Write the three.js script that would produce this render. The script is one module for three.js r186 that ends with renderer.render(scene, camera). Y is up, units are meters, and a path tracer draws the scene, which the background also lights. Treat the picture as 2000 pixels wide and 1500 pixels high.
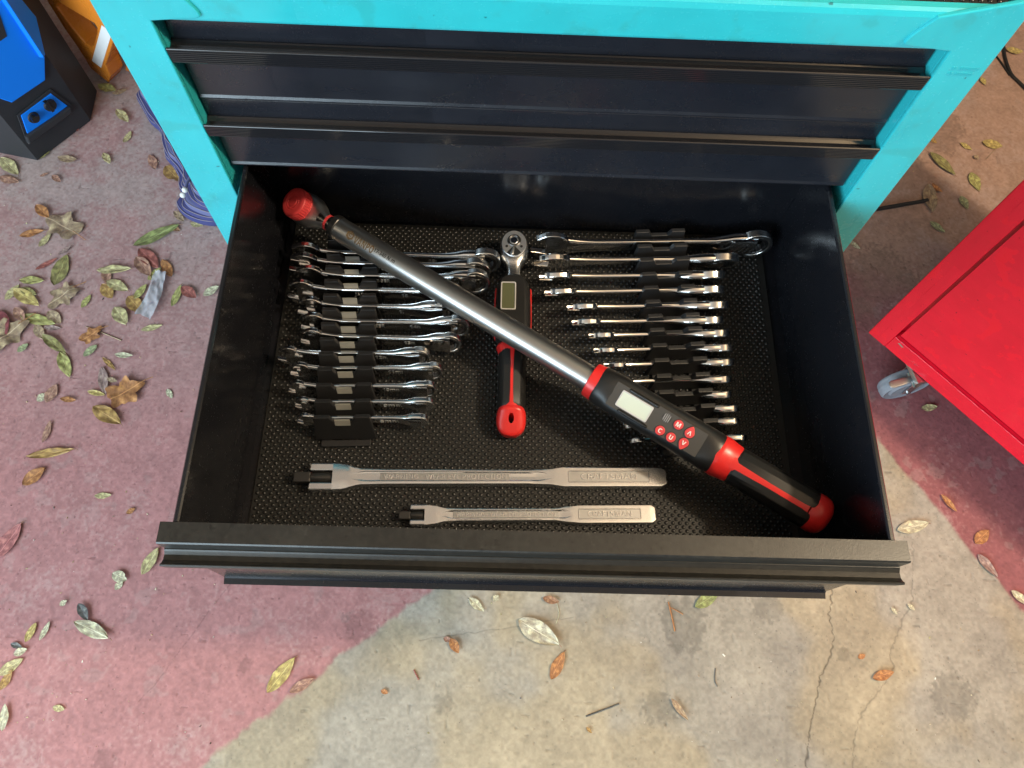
import * as THREE from 'three';
import { mergeGeometries, toCreasedNormals } from 'three/addons/utils/BufferGeometryUtils.js';
import { TextGeometry } from 'three/addons/geometries/TextGeometry.js';
import { RoundedBoxGeometry } from 'three/addons/geometries/RoundedBoxGeometry.js';
import { TessellateModifier } from 'three/addons/modifiers/TessellateModifier.js';
import { Brush, Evaluator, SUBTRACTION } from 'three-bvh-csg';
import { FontLoader } from 'three/addons/loaders/FontLoader.js';
import { RectAreaLightUniformsLib } from 'three/addons/lights/RectAreaLightUniformsLib.js';

// ---------------------------------------------------------------- camera, light, exposure
const OY = 0.95;                                   // height of the top of the drawer opening above the floor
const FOCAL = 1473.1, CAM = new THREE.Vector3(-0.0362, 0.4333 + OY, 0.4827);
const scene = new THREE.Scene();
const camera = new THREE.PerspectiveCamera(53.964, 4 / 3, 0.05, 30);
camera.position.copy(CAM);
camera.rotation.set(-1.1666, -0.0189, 0.0297, 'XYZ');
scene.add(camera);
const renderer = new THREE.WebGLRenderer({ antialias: true });
renderer.toneMapping = THREE.LinearToneMapping;
renderer.toneMappingExposure = 1.27;
renderer.shadowMap.enabled = true;
RectAreaLightUniformsLib.init();
scene.background = new THREE.Color(0.105, 0.112, 0.122);

// daylight through the open garage door, in front of the cabinet and to its left
const doorLight = new THREE.RectAreaLight(new THREE.Color(0.68, 0.87, 1.0), 10.6, 3.2, 2.3);
doorLight.name = 'garage_door_daylight';
doorLight.position.set(-2.1, 1.75, 2.5);
doorLight.lookAt(0.1, 0.55, 0);
scene.add(doorLight);
// warm bulb under the ceiling, to the right of the cabinet (its fitting is built further down)
const BULB = new THREE.Vector3(1.30, 2.16, 0.36);

// ---------------------------------------------------------------- helpers
const V = (x, y, z) => new THREE.Vector3(x, y, z);
const camM = new THREE.Matrix4().makeRotationFromEuler(camera.rotation);
const ray = (u, v) => V((u - 1000) / FOCAL, (750 - v) / FOCAL, -1).applyMatrix4(camM);
const onY = (u, v, y) => { const d = ray(u, v); return CAM.clone().addScaledVector(d, (y - CAM.y) / d.y); };
const onPlane = (u, v, p, n) => { const d = ray(u, v); return CAM.clone().addScaledVector(d, p.clone().sub(CAM).dot(n) / d.dot(n)); };
let seed = 12345;
const rnd = () => { seed = (seed * 1664525 + 1013904223) >>> 0; return seed / 4294967296; };
const rr = (a, b) => a + (b - a) * rnd();
const lin = (r, g, b) => new THREE.Color().setRGB(r, g, b);

const NT = new Float32Array(65536); for (let i = 0; i < 65536; i++) NT[i] = rnd();
const hash = (x, y) => NT[((x * 73 + y * 9176 + ((x * y) & 255) * 31) & 65535)];
function noise(x, y) {
  const xi = Math.floor(x), yi = Math.floor(y); let fx = x - xi, fy = y - yi;
  fx = fx * fx * (3 - 2 * fx); fy = fy * fy * (3 - 2 * fy);
  const a = hash(xi, yi), b = hash(xi + 1, yi), c = hash(xi, yi + 1), d = hash(xi + 1, yi + 1);
  return a + (b - a) * fx + (c - a) * fy + (a - b - c + d) * fx * fy;
}
function fbm(x, y, o = 4) { let s = 0, a = 0.5, n = 0; for (let i = 0; i < o; i++) { s += a * noise(x, y); n += a; x = x * 2.03 + 17.3; y = y * 2.03 + 9.1; a *= 0.5; } return s / n; }
const sstep = (a, b, x) => { const t = Math.min(1, Math.max(0, (x - a) / (b - a))); return t * t * (3 - 2 * t); };

function dataTex(w, h, fn, srgb, rx = 1, ry = 1) {
  const d = new Uint8Array(w * h * 4), o = [0, 0, 0];
  for (let y = 0; y < h; y++) for (let x = 0; x < w; x++) {
    fn(x, y, o); const k = (y * w + x) * 4;
    for (let c = 0; c < 3; c++) d[k + c] = Math.max(0, Math.min(255, o[c] * 255));
    d[k + 3] = 255;
  }
  const t = new THREE.DataTexture(d, w, h, THREE.RGBAFormat);
  t.magFilter = THREE.LinearFilter; t.minFilter = THREE.LinearMipmapLinearFilter; t.generateMipmaps = true;
  t.wrapS = t.wrapT = THREE.RepeatWrapping; t.repeat.set(rx, ry);
  if (srgb) t.colorSpace = THREE.SRGBColorSpace;
  t.needsUpdate = true; return t;
}
const taken = {};
const numbered = (n) => { const k = taken[n] = (taken[n] ?? -1) + 1; return k ? `${n}_${String(k).padStart(3, '0')}` : n; };
function thing(name, label, category, group, kind) {
  const o = new THREE.Group(); o.name = numbered(name); scene.add(o);
  o.userData = { label, category }; if (group) o.userData.group = group; if (kind) o.userData.kind = kind;
  return o;
}
function add(parent, name, geo, mat) {
  const m = new THREE.Mesh(geo, mat); m.name = parent === scene ? numbered(name) : name; m.castShadow = m.receiveShadow = true; parent.add(m); return m;
}
function structure(name, geo, mat) { const m = add(scene, name, geo, mat); m.userData.kind = 'structure'; return m; }
const prep = (g) => { const q = g.index ? g.toNonIndexed() : g; for (const k of Object.keys(q.attributes)) if (!['position', 'normal', 'uv'].includes(k)) q.deleteAttribute(k); q.morphAttributes = {}; return q; };
const merge = (...gs) => mergeGeometries(gs.flat().map(prep), false);
function box(x0, x1, y0, y1, z0, z1, r = 0) {
  const w = x1 - x0, h = y1 - y0, d = z1 - z0;
  const g = r ? new RoundedBoxGeometry(w, h, d, 2, Math.min(r, w / 2.01, h / 2.01, d / 2.01)) : new THREE.BoxGeometry(w, h, d);
  // uv in metres by the main face direction
  const p = g.attributes.position, n = g.attributes.normal, uv = g.attributes.uv;
  for (let i = 0; i < p.count; i++) {
    const ax = Math.abs(n.getX(i)), ay = Math.abs(n.getY(i)), az = Math.abs(n.getZ(i));
    if (ay >= ax && ay >= az) uv.setXY(i, p.getX(i), p.getZ(i)); else if (ax >= az) uv.setXY(i, p.getZ(i), p.getY(i)); else uv.setXY(i, p.getX(i), p.getY(i));
  }
  return g.translate((x0 + x1) / 2, (y0 + y1) / 2, (z0 + z1) / 2);
}
// a skin through rings of equally many points; capped with fans
function loft(rings, { cap0 = true, cap1 = true, crease = 0, closed = true } = {}) {
  const n = rings[0].length, pos = [], uv = [], idx = [];
  let u = 0;
  rings.forEach((r, i) => {
    if (i) u += r[0].distanceTo(rings[i - 1][0]);
    let v = 0;
    for (let j = 0; j <= n; j++) { const p = r[j % n]; if (j) v += p.distanceTo(r[j - 1]); pos.push(p.x, p.y, p.z); uv.push(u, v); }
  });
  const m = n + 1, seg = closed ? n : n - 1;
  for (let i = 0; i + 1 < rings.length; i++) for (let j = 0; j < seg; j++) { const a = i * m + j, b = a + 1, c = a + m, d = c + 1; idx.push(a, c, b, b, c, d); }
  const fan = (r, flip) => {
    const c = V(0, 0, 0); r.forEach((p) => c.add(p)); c.divideScalar(n); const base = pos.length / 3;
    pos.push(c.x, c.y, c.z); uv.push(0, 0);
    r.forEach((p) => { pos.push(p.x, p.y, p.z); uv.push(p.y, p.z); });
    for (let j = 0; j < n; j++) { const a = base + 1 + j, b = base + 1 + (j + 1) % n; flip ? idx.push(base, b, a) : idx.push(base, a, b); }
  };
  if (cap0) fan(rings[0], false); if (cap1) fan(rings.at(-1), true);
  let g = new THREE.BufferGeometry();
  g.setAttribute('position', new THREE.Float32BufferAttribute(pos, 3)); g.setAttribute('uv', new THREE.Float32BufferAttribute(uv, 2)); g.setIndex(idx);
  g.computeVertexNormals();
  // the seam column shares its normal with the first column
  const N = g.attributes.normal;
  if (closed) rings.forEach((_, i) => { const a = i * m, b = a + n, s = V(N.getX(a) + N.getX(b), N.getY(a) + N.getY(b), N.getZ(a) + N.getZ(b)).normalize(); N.setXYZ(a, s.x, s.y, s.z); N.setXYZ(b, s.x, s.y, s.z); });
  if (crease) { g = g.toNonIndexed(); g = toCreasedNormals(g, crease); }
  return g;
}
// superellipse ring at x: half width hw (y), half heights up / down (z)
function ring(x, hw, hu, hd = hu, ex = 2, n = 32, cy = 0, cz = 0) {
  const r = [];
  for (let k = 0; k < n; k++) {
    const a = -k / n * 2 * Math.PI, c = Math.cos(a), s = Math.sin(a);
    r.push(V(x, cy + hw * Math.sign(c) * Math.abs(c) ** (2 / ex), cz + (s > 0 ? hu : hd) * Math.sign(s) * Math.abs(s) ** (2 / ex)));
  }
  return r;
}
const shapeOf = (pts) => new THREE.Shape(pts.map(([x, y]) => new THREE.Vector2(x, y)));
function extrude(shape, depth, bevel = 0, seg = 6, bseg = 2) {
  return new THREE.ExtrudeGeometry(shape, { depth: depth - 2 * bevel, bevelEnabled: bevel > 0, bevelThickness: bevel, bevelSize: bevel, bevelOffset: -bevel, bevelSegments: bseg, curveSegments: seg }).translate(0, 0, bevel);
}
function rrect(x0, x1, y0, y1, r) {
  const s = new THREE.Shape(); s.moveTo(x0 + r, y0); s.lineTo(x1 - r, y0); s.absarc(x1 - r, y0 + r, r, -Math.PI / 2, 0); s.lineTo(x1, y1 - r); s.absarc(x1 - r, y1 - r, r, 0, Math.PI / 2);
  s.lineTo(x0 + r, y1); s.absarc(x0 + r, y1 - r, r, Math.PI / 2, Math.PI); s.lineTo(x0, y0 + r); s.absarc(x0 + r, y0 + r, r, Math.PI, Math.PI * 1.5); return s;
}
// a profile of [z, y] points carried along x
function profileX(pts, x0, x1) {
  const g = new THREE.ExtrudeGeometry(shapeOf(pts), { depth: x1 - x0, bevelEnabled: false, curveSegments: 3 });
  return g.applyMatrix4(new THREE.Matrix4().makeBasis(V(0, 0, 1), V(0, 1, 0), V(-1, 0, 0))).translate(x1, 0, 0);
}
function basis(o, origin, X, Y, Z) { o.position.copy(origin); o.quaternion.setFromRotationMatrix(new THREE.Matrix4().makeBasis(X, Y, Z)); }
const tube = (pts, r, seg = 40, rs = 8) => new THREE.TubeGeometry(new THREE.CatmullRomCurve3(pts), seg, r, rs, false);
const cyl = (r0, r1, h, n = 24) => new THREE.CylinderGeometry(r1, r0, h, n).rotateX(Math.PI / 2).translate(0, 0, h / 2);   // along +z from 0
const fontB = await new FontLoader().loadAsync('fonts/droid/droid_sans_bold.typeface.json');
const fontR = await new FontLoader().loadAsync('fonts/droid/droid_sans_regular.typeface.json');
function text(str, size, depth, { font = fontB, width = 0, seg = 2 } = {}) {
  const g = new TextGeometry(str, { font, size, depth, curveSegments: seg, bevelEnabled: false });
  g.computeBoundingBox(); const b = g.boundingBox;
  g.translate(-(b.min.x + b.max.x) / 2, -(b.min.y + b.max.y) / 2, 0);
  if (width) g.scale(width / (b.max.x - b.min.x), 1, 1);
  return g;
}
// wrap a flat geometry (x along, y sideways, z up) round a bar of radius R about the x axis
function wrap(g, R) {
  g = new TessellateModifier(0.0011, 8).modify(prep(g));
  const p = g.attributes.position;
  for (let i = 0; i < p.count; i++) { const a = p.getY(i) / R, r = R + p.getZ(i); p.setXYZ(i, p.getX(i), r * Math.sin(a), r * Math.cos(a)); }
  g.computeVertexNormals(); return g;
}

// ---------------------------------------------------------------- materials
const fine = dataTex(256, 256, (x, y, o) => { o[0] = o[1] = o[2] = 0.5 + 0.5 * (fbm(x * 0.35, y * 0.35, 3) - 0.5) + 0.25 * (rnd() - 0.5); }, false, 12, 12);
const smudge = dataTex(512, 512, (x, y, o) => {
  const a = fbm(x * 0.016, y * 0.016, 5), b = fbm(x * 0.05 + 40, y * 0.012, 4), s = noise(x * 0.5, y * 0.5) > 0.93 ? 0.25 : 0;
  o[0] = o[1] = o[2] = 0.55 + 0.5 * (a - 0.5) + 0.35 * (b - 0.5) + s;
}, false, 2.2, 2.2);
const dusty = dataTex(1024, 1024, (x, y, o) => {
  const a = fbm(x * 0.011, y * 0.011, 5), sp = noise(x * 0.37 + 5, y * 0.37) * noise(x * 0.71, y * 0.71 + 3);
  const v = 0.78 + 0.34 * (a - 0.5) + (sp > 0.66 ? 1.3 * (sp - 0.6) : 0); o[0] = v * 0.98; o[1] = v; o[2] = v * 1.03;
}, false, 1.7, 1.7);
const dust = dataTex(1024, 1024, (x, y, o) => {   // grains and films of dust on bare metal
  const a = fbm(x * 0.012, y * 0.012, 4), g = fbm(x * 0.22, y * 0.22, 3), sp = noise(x * 0.33, y * 0.33), dk = noise(x * 0.19 + 50, y * 0.19);
  let v = 0.55 + 0.5 * (a - 0.45) + 0.5 * (g - 0.5); if (sp > 0.93) v += 0.30; if (dk > 0.93) v -= 0.28; v = Math.max(0.08, v); o[0] = v; o[1] = v * 0.98; o[2] = v * 0.92;
}, false, 1.3, 1.3);
const scuffed = dataTex(1024, 1024, (x, y, o) => {   // painted steel: rubbed patches, grime, pin-head chips
  const a = fbm(x * 0.010, y * 0.010, 5), b = fbm(x * 0.06 + 9, y * 0.02, 4), c = noise(x * 0.11, y * 0.11), st = sstep(0.66, 0.80, fbm(x * 0.03 + 70, y * 0.03, 5));
  let v = 0.93 + 0.16 * (a - 0.5) + 0.10 * (b - 0.5) - 0.10 * st; if (c > 0.986) v *= 0.35; o[0] = v * (1 + 0.8 * st); o[1] = v; o[2] = v * (1 - 0.04 * st);
}, false, 1.6, 1.6);
const P = (o) => new THREE.MeshPhysicalMaterial(o), S = (o) => new THREE.MeshStandardMaterial(o);
const M = {
  teal: P({ color: lin(0.026, 0.405, 0.445), map: scuffed, roughness: 0.42, roughnessMap: smudge, bumpMap: fine, bumpScale: 0.00006 }),
  black: P({ color: lin(0.016, 0.017, 0.022), map: dusty, roughness: 0.55, roughnessMap: smudge, bumpMap: fine, bumpScale: 0.00012 }),
  blackGloss: P({ color: lin(0.0105, 0.0108, 0.0135), map: dusty, roughness: 0.40, roughnessMap: smudge, bumpMap: fine, bumpScale: 0.00004 }),
  pull: P({ color: lin(0.012, 0.012, 0.014), roughness: 0.24, roughnessMap: smudge }),
  dustyBlack: P({ color: lin(0.029, 0.0278, 0.025), map: dust, roughness: 0.38, bumpMap: fine, bumpScale: 0.0001 }),
  rubber: P({ color: lin(0.0075, 0.0075, 0.007), roughness: 0.55 }),
  bump: P({ color: lin(0.012, 0.012, 0.0115), roughness: 0.24 }),
  chrome: P({ color: lin(0.80, 0.80, 0.80), metalness: 1, roughness: 0.11 }),
  chromeRing: P({ color: lin(0.70, 0.70, 0.69), metalness: 1, roughness: 0.24 }),
  chromeMark: P({ color: lin(0.92, 0.92, 0.90), metalness: 1, roughness: 0.3 }),
  satin: P({ color: lin(0.86, 0.88, 0.90), metalness: 1, roughness: 0.27, bumpMap: fine, bumpScale: 0.00012 }),
  plateGrey: P({ color: lin(0.43, 0.43, 0.43), metalness: 1, roughness: 0.46 }),
  satinFlat: P({ color: lin(0.49, 0.50, 0.51), metalness: 1, roughness: 0.42, bumpMap: fine, bumpScale: 0.00008 }),
  tubeMetal: P({ color: lin(0.46, 0.455, 0.44), metalness: 1, roughness: 0.36, bumpMap: fine, bumpScale: 0.00003 }),
  etch: S({ color: lin(0.11, 0.068, 0.026), roughness: 0.5 }),
  etchDark: S({ color: lin(0.012, 0.010, 0.008), roughness: 0.6 }),
  steelDark: P({ color: lin(0.07, 0.068, 0.066), metalness: 0.8, roughness: 0.36 }),
  insert: P({ color: lin(0.16, 0.155, 0.15), metalness: 1, roughness: 0.32 }),
  red: P({ color: lin(0.62, 0.022, 0.020), roughness: 0.34 }),
  redKnob: P({ color: lin(0.60, 0.042, 0.045), roughness: 0.58 }),
  grip: P({ color: lin(0.012, 0.0115, 0.011), roughness: 0.48 }),
  plastic: P({ color: lin(0.012, 0.012, 0.012), roughness: 0.40, bumpMap: fine, bumpScale: 0.00008 }),
  panel: P({ color: lin(0.045, 0.042, 0.038), roughness: 0.5, bumpMap: fine, bumpScale: 0.00008 }),
  gloss: P({ color: lin(0.010, 0.010, 0.010), roughness: 0.12 }),
  white: S({ color: lin(0.72, 0.70, 0.68), roughness: 0.5 }),
  rackBlack: P({ color: lin(0.014, 0.014, 0.015), roughness: 0.42 }),
  rackLabel: P({ color: lin(0.33, 0.325, 0.29), metalness: 0.2, roughness: 0.42, bumpMap: fine, bumpScale: 0.0001 }),
  lcdGreen: P({ color: lin(0.105, 0.115, 0.062), roughness: 0.22, clearcoat: 0.6, clearcoatRoughness: 0.1 }),
  lcdPale: P({ color: lin(0.56, 0.64, 0.56), roughness: 0.2, clearcoat: 1, clearcoatRoughness: 0.05 }),
  frameGrey: S({ color: lin(0.50, 0.50, 0.50), roughness: 0.4 }),
  redPaint: P({ color: lin(0.76, 0.009, 0.028), map: scuffed, roughness: 0.30, specularIntensity: 0.6, roughnessMap: smudge, bumpMap: smudge, bumpScale: 0.0012 }),
  plasticGapBlack: S({ color: lin(0.014, 0.014, 0.014), roughness: 0.5 }),  // black plastic parts, and dark fill painted where slots and wells are shaded
  blue: P({ color: lin(0.004, 0.22, 0.92), roughness: 0.5, specularIntensity: 0.5 }),
  machine: P({ color: lin(0.030, 0.029, 0.032), map: dusty, roughness: 0.6, bumpMap: fine, bumpScale: 0.0002 }),
  orange: P({ color: lin(0.66, 0.20, 0.022), roughness: 0.5, roughnessMap: smudge }),
  cord: P({ color: lin(0.015, 0.014, 0.013), roughness: 0.5 }),
  navy: S({ color: lin(0.050, 0.052, 0.16), roughness: 0.95 }),
  navyPale: S({ color: lin(0.12, 0.125, 0.25), roughness: 0.95 }),
  stitch: S({ color: lin(0.36, 0.30, 0.32), roughness: 0.9 }),
  wheel: S({ color: lin(0.27, 0.275, 0.30), map: dusty, roughness: 0.8 }),
  zinc: P({ color: lin(0.55, 0.56, 0.57), metalness: 1, roughness: 0.32 }),
  ceiling: S({ color: lin(0.50, 0.42, 0.32), roughness: 0.9 }),
  film: P({ color: lin(0.62, 0.60, 0.64), roughness: 0.25, transmission: 0.35, thickness: 0 }),
};

// ---------------------------------------------------------------- floor
{
  const X0 = -1.65, X1 = 1.45, Z0 = -1.35, Z1 = 0.95, W = 2048, H = Math.round(W * (Z1 - Z0) / (X1 - X0));
  const crackA = [[1627, 1140], [1620, 1200], [1628, 1245], [1622, 1285], [1602, 1320], [1598, 1345], [1590, 1385], [1585, 1420], [1578, 1455], [1576, 1500]].map(([u, v]) => onY(u, v, 0));
  const crackB = [[1783, 1060], [1782, 1170], [1775, 1190], [1760, 1215], [1750, 1250], [1738, 1278], [1745, 1300], [1735, 1325], [1700, 1370], [1680, 1400], [1668, 1440], [1665, 1500]].map(([u, v]) => onY(u, v, 0));
  const crackC = [[820, 1250], [900, 1238], [1000, 1225], [1120, 1205]].map(([u, v]) => onY(u, v, 0));
  const crackD = [[450, 1140], [420, 1180], [385, 1225], [345, 1280], [300, 1340], [270, 1370]].map(([u, v]) => onY(u, v, 0));
  const near = (line, x, z) => { let b = 9; for (let i = 0; i + 1 < line.length; i++) { const p = line[i], q = line[i + 1], dx = q.x - p.x, dz = q.z - p.z, t = Math.min(1, Math.max(0, ((x - p.x) * dx + (z - p.z) * dz) / (dx * dx + dz * dz))); b = Math.min(b, Math.hypot(x - p.x - dx * t, z - p.z - dz * t)); } return b; };
  const spots = [[1285, 1378, 0.030], [1860, 1365, 0.045], [1648, 1278, 0.014], [1500, 1185, 0.028], [1330, 1210, 0.05], [865, 1375, 0.02], [205, 1480, 0.022], [480, 1300, 0.012], [710, 1215, 0.03], [1820, 250, 0.09], [1700, 560, 0.1]].map(([u, v, r]) => { const p = onY(u, v, 0); return [p.x, p.z, r]; });
  const l1a = onY(400, 1490, 0), l1b = onY(840, 1150, 0), l2a = onY(1740, 890, 0), l2b = onY(2000, 1195, 0);
  const sd = (a, b, x, z) => ((b.x - a.x) * (z - a.z) - (b.z - a.z) * (x - a.x)) / Math.hypot(b.x - a.x, b.z - a.z);
  const rough = new Uint8Array(W * H);
  const col = dataTex(W, H, (i, j, o) => {
    const x = X0 + (X1 - X0) * (i + 0.5) / W, z = Z1 - (Z1 - Z0) * (j + 0.5) / H;
    const big = fbm(x * 3.1 + 7, z * 3.1, 4), mid = fbm(x * 13 + 3, z * 13, 4), grain = fbm(x * 190, z * 190, 3), speck = noise(x * 330, z * 330), fiber = fbm(x * 60 + z * 20, z * 42 - x * 18, 3);
    const wob = (fbm(x * 24, z * 24 + 60, 4) - 0.5) * 0.028 + (grain - 0.5) * 0.006;
    const e1 = sd(l1a, l1b, x, z) + wob, e2 = -sd(l2a, l2b, x, z) * -1 + wob * 0.5;
    // bare concrete lies on the front side of both paint edges
    let bare = sstep(-0.006, 0.006, e1) * sstep(-0.005, 0.005, e2);
    // worn paint: patches with a ragged outline
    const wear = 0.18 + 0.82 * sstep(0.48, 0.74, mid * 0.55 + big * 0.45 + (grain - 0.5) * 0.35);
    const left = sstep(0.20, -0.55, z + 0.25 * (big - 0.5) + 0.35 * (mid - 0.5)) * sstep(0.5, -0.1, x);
    const wornShadedLeft = left * (0.45 + 0.55 * sstep(0.30, 0.62, mid * 0.6 + grain * 0.4));  // greyer back left: worn paint, with cool shade put into its colour
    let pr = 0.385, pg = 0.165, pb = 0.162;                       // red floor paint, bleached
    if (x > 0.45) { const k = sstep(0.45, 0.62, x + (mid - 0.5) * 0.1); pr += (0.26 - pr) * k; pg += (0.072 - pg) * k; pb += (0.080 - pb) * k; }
    const back = sstep(-0.25, -0.5, z + (mid - 0.5) * 0.2) * sstep(0.4, 0.6, x); pr += (0.38 - pr) * back; pg += (0.235 - pg) * back; pb += (0.175 - pb) * back;  // browner back right: the warm light there is put into the paint colour
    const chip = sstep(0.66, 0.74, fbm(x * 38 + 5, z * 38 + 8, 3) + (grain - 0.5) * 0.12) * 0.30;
    const wv = Math.max(wear * 0.52, wornShadedLeft * 0.96, chip);
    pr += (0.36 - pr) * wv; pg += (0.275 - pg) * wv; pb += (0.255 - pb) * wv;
    const cg = 0.315 + 0.09 * (mid - 0.5) + 0.06 * (big - 0.5), dark = sstep(0.48, 0.74, fbm(x * 8 + 31, z * 8 + 12, 5)) * 0.13;
    const warm = sstep(0.45, 0.62, fbm(x * 5 + 90, z * 5, 4));
    let cr = cg * (1.04 + 0.06 * warm) * (1 - dark), cgn = cg * (0.94 - 0.02 * warm) * (1 - dark), cb = cg * (0.77 - 0.13 * warm) * (1 - dark * 0.85);
    let r = pr + (cr - pr) * bare, g = pg + (cgn - pg) * bare, b = pb + (cb - pb) * bare;
    let k = 1 + 0.46 * (grain - 0.5) + 0.26 * (fiber - 0.5) + 0.10 * (big - 0.5) + 0.10 * (mid - 0.5);
    if (speck > 0.955) k *= 0.66; else if (speck < 0.03) k *= 1.22;
    const pit = noise(x * 95 + 11, z * 95); if (pit > 0.93) k *= 1 - 5 * (pit - 0.93);
    for (const [sx, sz, sr] of spots) { const d = Math.hypot(x - sx, z - sz) / sr + (mid - 0.5) * 1.6 + (grain - 0.5) * 0.7; if (d < 1) k *= 1 - 0.22 * sstep(1, 0.55, d); }
    let cr0 = 0;
    if (x > 0.2 && z > -0.2) { const jx = x + (noise(x * 160, z * 160) - 0.5) * 0.006, a = near(crackA, jx, z); if (a < 0.004) cr0 = Math.max(cr0, 1 - a / (0.0008 + 0.0016 * noise(z * 70, 3))); const c = near(crackB, jx, z + 0.002 * (noise(z * 130, x * 130) - 0.5)); if (c < 0.004) cr0 = Math.max(cr0, 0.55 * (1 - c / (0.0008 + 0.0022 * noise(z * 60, 9)))); }
    if (x < 0.15 && x > -0.7 && z > 0) { const a = near(crackC, x, z + 0.004 * (noise(x * 80, z * 80) - 0.5)), c = near(crackD, x + 0.004 * (noise(x * 80, z * 80) - 0.5), z); cr0 = Math.max(cr0, 0.42 * (1 - a / 0.0016), 0.45 * (1 - c / 0.0016) * (noise(z * 200, x * 200) > 0.35 ? 1 : 0)); }
    if (cr0 > 0) k *= 1 - 0.72 * Math.min(1, cr0);
    rough[j * W + i] = Math.max(0, Math.min(255, 128 + 90 * (grain - 0.5) + 60 * (mid - 0.5) - 110 * Math.max(0, cr0) - (pit > 0.93 ? 60 : 0)));
    const s = (c) => { c = Math.max(0, c * k); return c < 0.0031308 ? c * 12.92 : 1.055 * c ** (1 / 2.4) - 0.055; };
    o[0] = s(r); o[1] = s(g); o[2] = s(b);
  }, true);
  const bump = dataTex(W, H, (i, j, o) => { o[0] = o[1] = o[2] = rough[j * W + i] / 255; }, false);
  for (const t of [col, bump]) t.wrapS = t.wrapT = THREE.MirroredRepeatWrapping;
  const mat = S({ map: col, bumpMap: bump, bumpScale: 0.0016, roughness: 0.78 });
  const g = new THREE.PlaneGeometry(7, 6, 1, 1).rotateX(-Math.PI / 2), p = g.attributes.position, uv = g.attributes.uv;
  for (let i = 0; i < p.count; i++) uv.setXY(i, (p.getX(i) - X0) / (X1 - X0), (Z1 - p.getZ(i)) / (Z1 - Z0));
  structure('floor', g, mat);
}
// the garage ceiling whose warm boards the chrome mirrors, and the lit bulb under it
structure('ceiling', box(-3.5, 3.5, 2.5, 2.56, -3, 3), M.ceiling);
{
  const t = thing('ceiling_bulb', 'lit warm bulb hanging in a plain holder from the ceiling', 'lamp');
  t.position.copy(BULB);
  add(t, 'bulb', new THREE.SphereGeometry(0.05, 24, 16), S({ color: lin(0.9, 0.8, 0.6), emissive: lin(1, 0.70, 0.40), emissiveIntensity: 14 }));
  add(t, 'holder', merge(new THREE.CylinderGeometry(0.02, 0.025, 0.07, 16).translate(0, 0.08, 0), new THREE.CylinderGeometry(0.006, 0.006, 0.225, 8).translate(0, 0.2275, 0)), M.white);
  const L = new THREE.PointLight(new THREE.Color(1, 0.83, 0.60), 9); L.shadow.radius = 2.6; L.castShadow = true; L.name = 'bulb_light'; t.add(L);
}

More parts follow.
